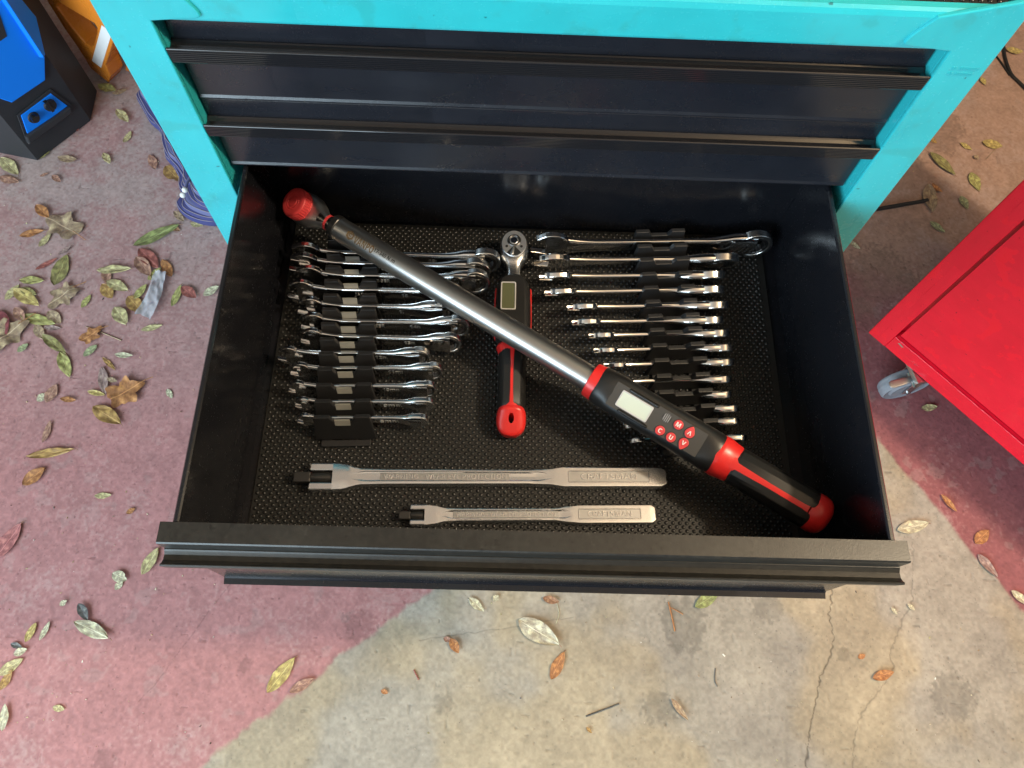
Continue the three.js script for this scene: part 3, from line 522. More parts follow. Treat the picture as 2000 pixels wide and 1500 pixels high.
// ---------------------------------------------------------------- small digital torque wrench
{
  const A = onY(1004, 487, MATY + 0.026), B = onY(998, 838, MATY + 0.019);
  const t = thing('digital_torque_wrench', 'short ratchet torque wrench with green screen and red end cap, under the long steel tube', 'torque wrench');
  const { X, Y, Z } = basisOf(A, B); basis(t, A, X, Y, Z);
  const Lx = A.distanceTo(B), q = (v) => (v - 487) / (838 - 487) * Lx * (1 + 0.06 * ((838 - v) / 351));
  const hr = []; for (const [x, w, h] of [[-0.0192, 0.005, 0.006], [-0.0180, 0.010, 0.0085], [-0.014, 0.0130, 0.0098], [-0.006, 0.0147, 0.0102], [0.002, 0.0150, 0.0102], [0.010, 0.0142, 0.0102], [0.016, 0.0120, 0.0098], [0.021, 0.0090, 0.0085], [0.026, 0.0072, 0.0070], [0.033, 0.0068, 0.0066], [0.044, 0.0074, 0.0070]]) hr.push(ring(x, w, h, h, 2.7, 36));
  add(t, 'ratchet_head', loft(hr.map((r) => r.map((p) => V(p.x, p.y * 1.10, p.z)))), M.satin);
  const pl = new THREE.Shape(); pl.absellipse(0, 0, 0.0172, 0.0143, 0, Math.PI * 2); 
  const plate = add(t, 'face_plate', extrude(pl, 0.0012, 0.0003, 20, 1).translate(-0.0015, 0, 0.0098), P({ color: lin(0.86, 0.88, 0.91), metalness: 1, roughness: 0.42 }));
  add(plate, 'drive_socket', merge(new THREE.TorusGeometry(0.0066, 0.0015, 8, 28).translate(-0.0052, 0, 0.0109)), M.insert);
  add(plate, 'drive_button', cyl(0.0042, 0.0040, 0.0012, 24).translate(-0.0052, 0, 0.0109), M.chrome);
  for (const y of [-0.0085, 0.0085]) add(plate, 'screw', cyl(0.0016, 0.0016, 0.0004, 16).translate(0.0026 , y, 0.0109), M.steelDark);
  add(plate, 'lever_well', extrude(shapeOf([[0.0030, 0.0015], [0.0110, 0.0085], [0.0142, 0.0045], [0.0148, 0], [0.0142, -0.0045], [0.0110, -0.0085], [0.0030, -0.0015]]), 0.0004, 0.0001, 2, 1).translate(0, 0, 0.0109), M.plasticGapBlack);  // flat dark pad: the shade of the hollow is put in as colour
  add(plate, 'lever', loft([ring(0.003, 0.0008, 0.0005), ring(0.006, 0.0013, 0.0013), ring(0.0125, 0.0024, 0.0018), ring(0.0138, 0.0012, 0.0006)]).rotateZ(-0.22).translate(0.0006, 0.0004, 0.0112), M.satinFlat);
  const h0 = q(546), h1 = q(676);
  const hs = []; for (const [f, w, u] of [[0, 0.006, 0.010], [0.015, 0.0095, 0.013], [0.06, 0.0140, 0.0155], [0.13, 0.0175, 0.0168], [0.22, 0.0192, 0.0172], [0.40, 0.0200, 0.0172], [0.70, 0.0203, 0.0172], [0.86, 0.0200, 0.0170], [0.94, 0.0190, 0.0160], [0.98, 0.0172, 0.0140], [1, 0.0140, 0.0115]]) hs.push(ring(h0 + (h1 - h0) * f, w, u, 0.0155, 3, 44));
  add(t, 'housing', loft(hs), M.plastic);
  add(t, 'side_trim', loft([0.16, 0.2, 0.5, 0.86, 0.92].map((f, i) => ring(h0 + (h1 - h0) * f, i % 4 ? 0.0016 : 0.0008, i % 4 ? 0.006 : 0.003, undefined, 2, 12, 0.0197, -0.002))), M.red);
  add(t, 'side_trim', loft([0.16, 0.2, 0.5, 0.86, 0.92].map((f, i) => ring(h0 + (h1 - h0) * f, i % 4 ? 0.0016 : 0.0008, i % 4 ? 0.006 : 0.003, undefined, 2, 12, -0.0197, -0.002))), M.red);
  add(t, 'raised_bezel', extrude(rrect(h0 + 0.006, h1 - 0.010, -0.0150, 0.0135, 0.009), 0.0024, 0.0011, 8, 3).translate(0, 0, 0.0160), M.plastic);
  const sx = (q(566) + q(620)) / 2, sl = (q(620) - q(566)) / 2, scr = new THREE.Group(); scr.name = 'display'; scr.position.set(sx + 0.0015, -0.0055, 0.0182); t.add(scr);
  const fr = rrect(-sl, sl, -0.0085, 0.0085, 0.0022); fr.holes.push(new THREE.Path(rrect(-sl + 0.0014, sl - 0.0014, -0.0071, 0.0071, 0.0012).getPoints(4)));
  add(scr, 'display_frame', extrude(fr, 0.0012, 0.0003, 5, 1), M.frameGrey);
  add(scr, 'display_glass', extrude(rrect(-sl + 0.0013, sl - 0.0013, -0.0072, 0.0072, 0.0012), 0.0006, 0, 4), M.lcdGreen);
  for (const y of [-0.0028, 0.0002, 0.0032]) add(t, 'vent_slot', extrude(rrect(-0.0018, 0.0018, -0.0005, 0.0005, 0.0004), 0.0005, 0, 3).translate(h0 + 0.0095, y - 0.002, 0.0182), M.plasticGapBlack);  // black pads, slot shade given by colour instead of real openings
  add(t, 'red_button', extrude(rrect(-0.006, 0.006, -0.0045, 0.0045, 0.002), 0.0014, 0.0004, 4, 2).translate(q(668) - 0.006, -0.006, 0.0176), M.redKnob);
  const g0 = q(684), g1 = q(808), gl = g1 - g0;
  add(t, 'red_shoulder', loft([[-0.006, 0.0115, 0.011], [-0.003, 0.0165, 0.0145], [0, 0.0178, 0.0158], [0.004, 0.0165, 0.0155], [0.010, 0.0142, 0.0150]].map(([x, w, u]) => ring(g0 + x, w, u, 0.0148, 2.3, 40)), { crease: 0.6 }), M.red);
  add(t, 'grip_core', loft([[0.004, 0.0130], [gl, 0.0135]].map(([x, w]) => ring(g0 + x, w, 0.0152, 0.0138, 2.2, 40))), M.red);
  for (const s of [1, -1]) {
    const st = [], n = 18;
    for (const [f, o, da] of [[0.03, -0.001, 0.6], [0.045, 0.0006, 0.42], [0.09, 0.0012, 0.06], [0.3, 0.0012, 0], [0.7, 0.0012, 0], [0.90, 0.0012, 0.04], [0.965, 0.0006, 0.42], [0.985, -0.001, 0.7]]) {
      const r = [], a0 = 0.115 + da;
      for (let k = 0; k <= n; k++) { const a = a0 + (Math.PI - 0.3 - a0) * k / n, e = Math.min(1, Math.min(k, n - k) / 1.5); r.push(V(g0 + gl * f, s * Math.sin(a) * (0.0140 + o * e), Math.cos(a) * (0.0156 + o * e))); }
      for (let k = n; k >= 0; k--) { const a = a0 + (Math.PI - 0.3 - a0) * k / n; r.push(V(g0 + gl * f, s * Math.sin(a) * 0.0122, Math.cos(a) * 0.0132)); }
      st.push(s > 0 ? r.reverse() : r);
    }
    add(t, 'grip_half', loft(st, { crease: 0.9 }), M.grip);
  }
  for (let k = 0; k < 6; k++) add(t, 'grip_groove', new THREE.TorusGeometry(0.0030, 0.0007, 6, 14, Math.PI).rotateZ(Math.PI).rotateX(0.75).translate(g0 + gl * (0.28 + 0.11 * k), 0.0112, 0.0122), M.grip);
  const c0 = g1 - 0.006;
  const cap = [[0, 0.0118, 0.0135], [0.003, 0.0142, 0.0158], [0.006, 0.0153, 0.0160], [0.0075, 0.0156, 0.0150], [0.012, 0.0160, 0.0126], [0.018, 0.0158, 0.0094], [0.024, 0.0144, 0.0066], [0.0285, 0.0112, 0.0045], [0.031, 0.0070, 0.0028], [0.0318, 0.002, 0.001]];
  const solid = new Brush(loft(cap.map(([x, w, u], i) => ring(c0 + x, w, u, 0.0135 * Math.sqrt(1 - (i / 9.2) ** 6), 2.7, 48)))), drill = new Brush(new THREE.CylinderGeometry(0.0030, 0.0030, 0.05, 24).rotateX(Math.PI / 2).scale(1.7, 1, 1).translate(c0 + 0.0150, 0, 0));   // hanging hole drilled right through
  for (const q of [solid, drill]) q.updateMatrixWorld();
  add(t, 'end_cap', prep(new Evaluator().evaluate(solid, drill, SUBTRACTION).geometry), M.red);
}

// ---------------------------------------------------------------- breaker bars
function breaker(label, A, B, W, H, spec) {
  const t = thing('breaker_bar', label, 'breaker bar');
  const X = B.clone().sub(A).normalize(), Y = V(0, 1, 0).cross(X).normalize(), Z = X.clone().cross(Y); basis(t, A, X, Y, Z);
  const L = A.distanceTo(B), st = [], n = 40;
  const hw = (f) => { const p = spec.width; for (let i = 0; i + 1 < p.length; i++) if (f <= p[i + 1][0]) { const k = sstep(p[i][0], p[i + 1][0], f); return p[i][1] + (p[i + 1][1] - p[i][1]) * k; } return p.at(-1)[1]; };
  const xs = []; for (let k = 0; k <= 70; k++) xs.push(spec.f0 + (1 - spec.f0) * k / 70);
  for (const f of xs) {
    const w = hw(f) * W, e = Math.min(1, (1 - f) / 0.018, 1), flute = sstep(spec.fl0, spec.fl0 + 0.05, f) * sstep(spec.fl1, spec.fl1 - 0.05, f), c = 0.0016;
    const endk = Math.sqrt(Math.max(0, 1 - (1 - e) ** 2)) * 0.25 + 0.75, ww = w * endk, top = H / 2, fw = Math.min(ww * 0.62, 0.0058 * W / 0.011) * (0.35 + 0.65 * flute);
    const dip = 0.0014 * flute;
    const half = [[0, top - dip], [fw * 0.7, top - dip * 0.93], [fw * 0.95, top - dip * 0.4], [fw * 1.05, top], [ww - c, top], [ww - c * 0.3, top - c * 0.3], [ww, top - c], [ww, -top + c], [ww - c, -top], [0, -top]];
    const r = [...half.map(([y, z]) => V(f * L, y, z)), ...half.slice(1, -1).reverse().map(([y, z]) => V(f * L, -y, z))];
    st.push(r);
  }
  add(t, 'handle', loft(st, { crease: 0.55 }), M.satin);
  // fork: two cheeks in front of the handle
  const fx = spec.f0 * L, len = spec.fork, w0 = hw(spec.f0) * W, gap = spec.gap;
  for (const s of [1, -1]) {
    const sh = rrect(fx - len, fx + 0.003, Math.min(s * gap, s * w0), Math.max(s * gap, s * w0), Math.min(0.0022, (w0 - gap) * 0.45));
    add(t, 'fork_cheek', extrude(sh, H - 0.0006, 0.0013, 5, 2).translate(0, 0, -H / 2 + 0.0003), M.satin);
    add(t, 'pin_end', cyl(0.0021, 0.0021, 0.0006, 16).rotateX(s > 0 ? -Math.PI / 2 : Math.PI / 2).translate(fx - len * 0.5, s * (w0 - 0.0002), 0), M.steelDark);
  }
  const d = new THREE.Group(); d.name = 'drive'; t.add(d);
  add(d, 'knuckle', loft([ring(fx - len * 0.98, gap * 0.75, H * 0.40), ring(fx - len * 0.9, gap * 0.9, H * 0.46), ring(fx - len * 0.5, gap * 0.97, H * 0.52), ring(fx - 0.0015, gap * 0.94, H * 0.46)]), M.steelDark);
  add(d, 'square_end', box(fx - len * 0.98 - spec.drive, fx - len * 0.95, -spec.sq, spec.sq, -spec.sq, spec.sq, 0.0012), M.steelDark);
  const z = H / 2;
  const word = (str, f0, f1, h, zz, depth, mat, name, parent) => add(parent, name, text(str, h, depth, { width: (f1 - f0) * L - 0.004, font: fontR }).translate((f0 + f1) / 2 * L, 0, zz), mat);
  const [wa, wb] = spec.warn, [ca, cb] = spec.name, ph = spec.ph;
  const plate = add(t, 'warning_plate', extrude(rrect(wa * L, wb * L, -ph, ph, 0.0006), 0.0010, 0.0002, 3, 1).translate(0, 0, z - 0.0018), M.plateGrey);
  word('WARNING - WEAR EYE PROTECTION', wa + 0.004, wb - 0.004, ph * 1.25, z - 0.0009, 0.0007, M.satin, 'warning_letters', plate);
  const nh = spec.nh, fr = rrect(ca * L, cb * L, -nh, nh, 0.0012); fr.holes.push(new THREE.Path(rrect(ca * L + 0.001, cb * L - 0.001, -nh + 0.001, nh - 0.001, 0.0006).getPoints(3)));
  const np = add(t, 'name_plate', extrude(rrect(ca * L + 0.0008, cb * L - 0.0008, -nh + 0.0008, nh - 0.0008, 0.0006), 0.0006, 0, 3).translate(0, 0, z - 0.0004), M.plateGrey);
  add(np, 'name_frame', extrude(fr, 0.0010, 0.0003, 3, 1).translate(0, 0, z - 0.0002), M.satin);
  word('CRAFTSMAN', ca + 0.03, cb - 0.03, nh * 0.98, z + 0.0001, 0.0008, M.satin, 'name_letters', np);
}
{
  const hz = 0.0063, z1 = MATY + 0.0015;
  const P1 = (u, v, h) => onY(u, v, z1 + h);
  breaker('large satin steel breaker bar with raised lettering, lying below the small wrenches', P1(572, 931, 0.0125).setY(z1 + 0.0074), P1(1300, 932, 0.0125).setY(z1 + 0.0074), 0.0144, 0.0144,
    { f0: 0.105, width: [[0, 0.99], [0.105, 0.99], [0.125, 0.96], [0.185, 0.60], [0.26, 0.56], [0.62, 0.53], [0.68, 0.58], [0.73, 0.74], [1, 0.72]], fl0: 0.145, fl1: 0.70, fork: 0.024, gap: 0.0064, drive: 0.017, sq: 0.0056, warn: [0.232, 0.578], name: [0.735, 0.955], ph: 0.0040, nh: 0.0064 });
  breaker('small satin steel breaker bar with raised lettering, lying nearest the drawer front', P1(776, 1006, 0.0100).setY(z1 + 0.0060), P1(1279, 1004, 0.0100).setY(z1 + 0.0060), 0.0114, 0.0116,
    { f0: 0.105, width: [[0, 0.94], [0.105, 0.94], [0.135, 0.86], [0.19, 0.62], [0.26, 0.58], [0.60, 0.56], [0.67, 0.74], [0.71, 0.82], [1, 0.82]], fl0: 0.165, fl1: 0.685, fork: 0.0150, gap: 0.0050, drive: 0.012, sq: 0.0042, warn: [0.215, 0.622], name: [0.70, 0.945], ph: 0.0032, nh: 0.0056 });
}

// ---------------------------------------------------------------- red cabinet on the right
{
  const hB = 0.13, P0 = onY(1695, 650, hB), Q0 = onY(2000, 910, hB), e = Q0.clone().sub(P0).normalize(), up = V(0, 1, 0), n = e.clone().cross(up).normalize();   // n points out of the seen face
  const t = thing('red_cabinet', 'glossy red steel tool cabinet on a grey caster beside the turquoise one', 'tool cabinet');
  basis(t, V(P0.x, 0, P0.z), e, up, n);
  const loc = (u, v) => { const p = onPlane(u, v, P0, n).sub(P0); return [p.dot(e), p.y]; };
  const [gx, gy] = loc(1760, 655), [, by] = loc(1995, 905);
  const Wd = 0.62, Ht = 0.52, D = 0.42;
  add(t, 'body', merge(box(0, Wd, hB, hB + Ht, -D, -0.022, 0.002)), M.redPaint);
  const gap = 0.0050;
  add(t, 'frame', merge(box(0, gx - gap, hB, hB + Ht, -0.0218, 0, 0.0022), box(gx - gap - 0.0005, Wd, hB + 0.0004, hB + gy - 0.014, -0.0218, -0.0003, 0.0022)), M.redPaint);
  const dpan = [[-0.018, gy - 0.004], [-0.003, gy - 0.0042], [0.0002, gy - 0.002], [0.0016, gy + 0.001], [0.0016, Ht - 0.002], [-0.018, Ht - 0.002]].map(([z, y]) => [z, y + hB]);
  add(t, 'door_panel', profileX(dpan, gx, Wd), M.redPaint);
  add(t, 'lower_moulding', profileX([[-0.018, gy - 0.0112], [-0.004, gy - 0.0112], [0.0004, gy - 0.0100], [-0.004, gy - 0.0086], [-0.018, gy - 0.0084]].map(([z, y]) => [z, y + hB]), gx - 0.002, Wd), M.redPaint);
  add(t, 'paint_chip', extrude(shapeOf([[gx + 0.006, gy - 0.022], [gx + 0.016, gy - 0.024], [gx + 0.019, gy - 0.021], [gx + 0.012, gy - 0.0195], [gx + 0.009, gy - 0.0185]]), 0.0004, 0).translate(0, hB, -0.0002), M.zinc);
  // caster
  const wp = onY(1737, 757, 0), lc = wp.clone().sub(V(P0.x, 0, P0.z));
  for (const [cx, cz, turn] of [[lc.dot(e) + 0.01, lc.dot(n) + 0.005, 1.05], [0.53, -0.35, 0.3], [0.09, -0.35, 0.6], [0.53, -0.07, 0.4]]) {
    const c = new THREE.Group(); c.name = 'caster'; c.position.set(cx, 0, cz); c.rotation.y = turn; t.add(c);
    const wh = new THREE.LatheGeometry([[0, -0.015], [0.030, -0.015], [0.034, -0.011], [0.044, -0.014], [0.047, -0.010], [0.048, 0], [0.047, 0.010], [0.044, 0.014], [0.034, 0.011], [0.030, 0.015], [0, 0.015]].map(([a, b]) => new THREE.Vector2(a, b)), 36).rotateX(Math.PI / 2).translate(0, 0.048, 0);
    add(c, 'wheel', toCreasedNormals(wh, 0.6), M.wheel);
    add(c, 'fork', merge(box(-0.009, 0.011, 0.04, 0.118, 0.0165, 0.0195, 0.001), box(-0.009, 0.011, 0.04, 0.118, -0.0195, -0.0165, 0.001), box(-0.03, 0.03, 0.118, 0.129, -0.03, 0.03, 0.002)), M.zinc);
    add(c, 'axle', cyl(0.005, 0.005, 0.046, 12).translate(0, 0.048, -0.023), M.zinc);
    add(c, 'brake_lever', merge(loft([ring(-0.062, 0.005, 0.001, 0.001, 3, 12), ring(-0.056, 0.008, 0.0015, 0.0015, 3, 12), ring(-0.040, 0.0075, 0.0015, 0.0015, 3, 12), ring(-0.020, 0.006, 0.0015, 0.0015, 3, 12)]).applyMatrix4(new THREE.Matrix4().makeBasis(V(1, 0.35, 0).normalize(), V(0, 0, 1), V(0.35, -1, 0).normalize())).translate(0, 0.112, 0.012), cyl(0.0035, 0.0035, 0.03, 10).translate(-0.018, 0.100, -0.002)), M.zinc);
  }
}

// ---------------------------------------------------------------- blue and black machine, top left
{
  const A0 = onY(-40, 292, 0), A = onY(75, 315, 0), B = onY(178, 237, 0), C = onY(191, 180, 0), up = V(0, 1, 0);
  const t = thing('garden_machine', 'black and blue plastic machine with a small dial panel, standing on the floor', 'machine');
  const back = [C.clone().add(V(-0.26, 0, -0.20)), A0.clone().add(V(-0.20, 0, -0.36)), A0.clone().add(V(-0.22, 0, -0.02))];
  const foot = [A0, A, B, C, ...back];
  const sh = new THREE.Shape(foot.map((p) => new THREE.Vector2(p.x, -p.z)));
  add(t, 'black_body', new THREE.ExtrudeGeometry(sh, { depth: 0.47, bevelEnabled: true, bevelThickness: 0.005, bevelSize: 0.005, bevelOffset: -0.005, bevelSegments: 3 }).rotateX(-Math.PI / 2).translate(0, 0.005, 0), M.machine);
  const planeAB = B.clone().sub(A).cross(up).normalize().multiplyScalar(-1); if (planeAB.dot(CAM.clone().sub(A)) < 0) planeAB.negate();
  const planeBC = C.clone().sub(B).cross(up).normalize(); if (planeBC.dot(CAM.clone().sub(B)) < 0) planeBC.negate();
  function slab(px, p0, n, off, depth, bevel) {
    const o = p0.clone().addScaledVector(n, off), Xd = up.clone().cross(n).normalize();
    const pts = px.map(([u, v]) => { const p = onPlane(u, v, o, n).sub(o); return [p.dot(Xd), p.y]; });
    let s = shapeOf(pts); if (THREE.ShapeUtils.area(s.getPoints()) < 0) s = shapeOf(pts.reverse());
    const g = extrude(s, depth, bevel, 4, 2).translate(0, 0, -depth);
    return g.applyMatrix4(new THREE.Matrix4().makeBasis(Xd, up, n).setPosition(o));
  }
  add(t, 'blue_shell', slab([[-50, 184], [0, 193], [24, 201], [89, 157], [88, 112], [13, 0], [-20, -50], [-80, -50]], A, planeAB, 0.012, 0.0115, 0.002), M.blue);
  add(t, 'blue_flank', slab([[86, 112], [89, 107], [71, 33], [44, 0], [15, -45], [-15, -45], [12, 0]], B, planeBC, 0.010, 0.0096, 0.0015), M.blue);
  add(t, 'shell_window', slab([[-30, -20], [0, 28], [14, 71], [0, 81], [-30, 95]], A, planeAB, 0.0135, 0.003, 0.0005), M.machine);
  add(t, 'panel_surround', slab([[34, 226], [99, 174], [142, 206], [140, 214], [52, 276]], A, planeAB, 0.004, 0.0036, 0.001), M.machine);
  add(t, 'panel_lip', slab([[52, 268], [138, 210], [143, 220], [58, 283]], A, planeAB, 0.013, 0.0126, 0.003), M.machine);
  const pan = add(t, 'control_plate', slab([[42, 226], [100, 183], [132, 207], [55, 264]], A, planeAB, 0.006, 0.0028, 0.0006), M.blue);
  const on = (u, v, off) => onPlane(u, v, A.clone().addScaledVector(planeAB, off), planeAB);
  const knob = (u, v, r, h, name, mat, off = 0.006) => { const g = cyl(r, r * 0.93, h, 24); const q = new THREE.Quaternion().setFromUnitVectors(V(0, 0, 1), planeAB); g.applyQuaternion(q); const p = on(u, v, off); return add(pan, name, g.translate(p.x, p.y, p.z), mat); };
  knob(65, 229, 0.0125, 0.004, 'socket_ring', M.machine); knob(65, 229, 0.0085, 0.010, 'socket', M.gloss, 0.0101); knob(97, 205, 0.0135, 0.005, 'dial_base', M.machine);
  const lev = slab([[88, 202], [94, 198], [108, 217], [103, 220]], A, planeAB, 0.020, 0.0088, 0.001); add(pan, 'dial_lever', lev, M.gloss);
}
// ---------------------------------------------------------------- orange stand
{
  const t = thing('orange_stand', 'orange plastic stand with a triangular opening and a white sticker', 'stand');
  const P0 = onY(213, 163, 0), Q0 = onY(247, 181, 0), Xd = Q0.clone().sub(P0).setY(0).normalize(), up = V(0, 1, 0), n = Xd.clone().cross(up).normalize();
  basis(t, P0, Xd, up, n);
  const loc = (u, v) => { const p = onPlane(u, v, P0, n).sub(P0); return [p.dot(Xd), Math.max(0.001, p.y)]; };
  const web = shapeOf([loc(212, 163), loc(215, 150), loc(206, 128), loc(224, 72), loc(236, 60), loc(200, -70), loc(40, -90), loc(78, -20), loc(99, 14), loc(124, 54), loc(151, 92), loc(177, 134)]);
  const hole = [[111, 14], [113, 9], [120, 8], [184, 46], [189, 54], [189, 64], [183, 87], [176, 92], [166, 85], [140, 54]].map(([u, v]) => new THREE.Vector2(...loc(u, v)));
  web.holes.push(new THREE.Path(hole));
  let a = THREE.ShapeUtils.area(web.getPoints()); 
  add(t, 'web', extrude(web, 0.045, 0.003, 5, 2).translate(0, 0, -0.045), M.orange);
  const fl = shapeOf([loc(216, 164), loc(244, 174), loc(250, 155), loc(262, 138), loc(248, 96), loc(225, 70)]);
  add(t, 'foot_flange', extrude(fl, 0.02, 0.002, 4, 2).translate(0, 0, -0.07), M.orange);
  add(t, 'white_sticker', extrude(shapeOf([loc(199, 49), loc(219, 64), loc(198, 132), loc(180, 118)]), 0.0008, 0.0002, 3, 1).translate(0, 0, 0.0002), M.white);
  add(t, 'grey_lining', extrude(shapeOf([loc(110, 8), loc(122, 8), loc(187, 46), loc(188, 54)]), 0.03, 0.001, 3, 1).translate(0, 0, -0.052), S({ color: lin(0.42, 0.42, 0.34), roughness: 0.8, map: dusty }));
}
// ---------------------------------------------------------------- folded blanket beside the cabinet
{
  const t = thing('moving_blanket', 'folded navy quilted blanket tucked against the turquoise cabinet', 'blanket');
  const lay = (px, y, h, k, mat) => {   // one soft layer with a rounded edge
    const pts = px.map(([u, v]) => onY(u, v, y)), cv = new THREE.CatmullRomCurve3(pts, true, 'catmullrom', 0.5).getPoints(70);
    const sh = new THREE.Shape(cv.map((p) => new THREE.Vector2(p.x + (noise(p.z * 40, k * 5) - 0.5) * 0.012, -p.z)));
    const g = new THREE.ExtrudeGeometry(sh, { depth: 0.001, bevelEnabled: true, bevelThickness: h / 2, bevelSize: h / 2, bevelOffset: -h / 2, bevelSegments: 5 }).rotateX(-Math.PI / 2).translate(0, y, 0);
    add(t, 'fold', g, mat);
    const edge = cv.map((p) => V(p.x + (noise(p.z * 40, k * 5) - 0.5) * 0.012 + 0.002, y + h * 0.5, p.z - 0.002));
    add(t, 'stitching', new THREE.TubeGeometry(new THREE.CatmullRomCurve3(edge.slice(0, 44)), 90, 0.0007, 5), M.stitch);
  };
  const low = [[352, 384], [351, 402], [360, 419], [380, 432], [405, 439], [432, 438], [470, 420], [470, 380], [420, 330], [372, 345]];
  [[0.012, 0.022, M.navy], [0.032, 0.018, M.navy], [0.050, 0.020, M.navyPale], [0.068, 0.018, M.navy], [0.085, 0.018, M.navy], [0.102, 0.018, M.navyPale]].forEach(([y, h, m], k) => lay(low.map(([u, v]) => [u + k * 5.5 - k * 1.0, v - k * 8]), y, h, k, m));
  const up = [[273, 190], [284, 218], [304, 250], [316, 275], [323, 300], [336, 325], [352, 352], [362, 378], [400, 380], [400, 300], [330, 170], [290, 160]];
  [[0.012, 0.022, M.navy], [0.034, 0.022, M.navy], [0.055, 0.020, M.navyPale], [0.074, 0.018, M.navy]].forEach(([y, h, m], k) => lay(up.map(([u, v]) => [u + k * 3 - 1, v - k * 5]), y, h, k + 9, m));
  for (const [u, v, y] of [[361, 371, 0.112], [357, 381, 0.100]]) { const p = onY(u, v, y); add(t, 'drawstring_knob', new THREE.SphereGeometry(0.006, 14, 10).translate(p.x, p.y, p.z), M.white); }
  add(t, 'drawstring', tube([[372, 345], [365, 358], [362, 368]].map(([u, v]) => onY(u, v, 0.114)), 0.003, 20, 7), M.navyPale);
}
// ---------------------------------------------------------------- cords
{
  const cord = (pts, r, label) => { const t = add(scene, 'power_cord', tube(pts.map(([u, v]) => onY(u, v, r)), r, 60, 10), M.cord); t.userData = { label, category: 'cord', group: 'black cords on the floor' }; };
  cord([[1940, 60], [1958, 84], [1963, 112], [1976, 146], [1990, 160], [2020, 190]], 0.0038, 'thick black cord curving over the floor behind the red cabinet');
  cord([[1925, 92], [1944, 108], [1958, 126], [1972, 147]], 0.0022, 'thin black cord running out from behind the turquoise cabinet post');
  cord([[1670, 418], [1705, 410], [1750, 402], [1790, 395], [1812, 391]], 0.0045, 'short black cord end sticking out beside the turquoise cabinet post');
}

// ---------------------------------------------------------------- fallen leaves
const vein = dataTex(256, 128, (x, y, o) => {
  const u = x / 255, v = Math.abs(y / 127 - 0.5) * 2, rib = v < 0.035 ? 0.30 : 0, side = Math.abs(((u * 9 - v * 1.6) % 1 + 1) % 1 - 0.5) > 0.46 ? 0.07 : 0;
  const b = fbm(u * 9 + 3, y * 0.05, 4), sp = noise(u * 60, y * 0.5) > 0.86 ? -0.22 : 0; const k = 0.80 + 0.55 * (b - 0.5) + rib + side + sp;
  o[0] = k; o[1] = k * (0.97 + 0.10 * (b - 0.5)); o[2] = k * 0.94;
}, true);
vein.wrapS = vein.wrapT = THREE.ClampToEdgeWrapping;
const tones = {
  palegreen: [0.54, 0.49, 0.24], green: [0.27, 0.33, 0.10], yellow: [0.56, 0.45, 0.14], yellowgreen: [0.42, 0.42, 0.13], olive: [0.27, 0.25, 0.07], ochre: [0.44, 0.26, 0.06], orange: [0.48, 0.20, 0.05], brown: [0.34, 0.17, 0.08],
  pinkbrown: [0.42, 0.22, 0.15], red: [0.36, 0.09, 0.07], darkred: [0.22, 0.02, 0.03], tan: [0.42, 0.31, 0.19], cream: [0.66, 0.60, 0.42], white: [0.62, 0.60, 0.46], grey: [0.10, 0.11, 0.11], mint: [0.36, 0.42, 0.22], mauve: [0.36, 0.25, 0.23], pink: [0.48, 0.16, 0.16],
};
const leafMat = {}; for (const k in tones) leafMat[k] = P({ color: lin(...tones[k].map((c) => Math.min(0.8, c * 1.22 + 0.06))), map: vein, roughness: 0.62, side: THREE.DoubleSide, transmission: 0 });
function ovalLeaf(L, wr, curl, fold, bite) {
  const n = 14, m = 6, pos = [], uv = [], idx = [], sd = rr(0, 100);
  for (let i = 0; i <= n; i++) for (let j = 0; j <= m; j++) {
    const u = i / n, v = j / m * 2 - 1; let w = wr * L / 2 * Math.pow(Math.sin(Math.PI * Math.min(1, Math.pow(u, 0.85))), 0.8) * (1 + 0.10 * (noise(u * 9 + sd, v > 0 ? 2 : 7) - 0.5)) + 0.0002;
    if (bite && u > 0.78) w *= 0.8 + 0.2 * Math.cos(u * 60);
    const x = (u - 0.5) * L, z = v * w, y = 0.0010 + fold * Math.abs(v) * w + curl * L * (2 * u - 1) ** 2 + (noise(u * 5 + sd, v * 2 + sd) - 0.4) * 0.0035 * (L / 0.07);
    pos.push(x, Math.max(0.0005, y), z); uv.push(u, (v + 1) / 2);
  }
  for (let i = 0; i < n; i++) for (let j = 0; j < m; j++) { const a = i * (m + 1) + j, b = a + 1, c = a + m + 1, d = c + 1; idx.push(a, b, c, b, d, c); }
  const g = new THREE.BufferGeometry(); g.setAttribute('position', new THREE.Float32BufferAttribute(pos, 3)); g.setAttribute('uv', new THREE.Float32BufferAttribute(uv, 2)); g.setIndex(idx); g.computeVertexNormals(); return g;
}
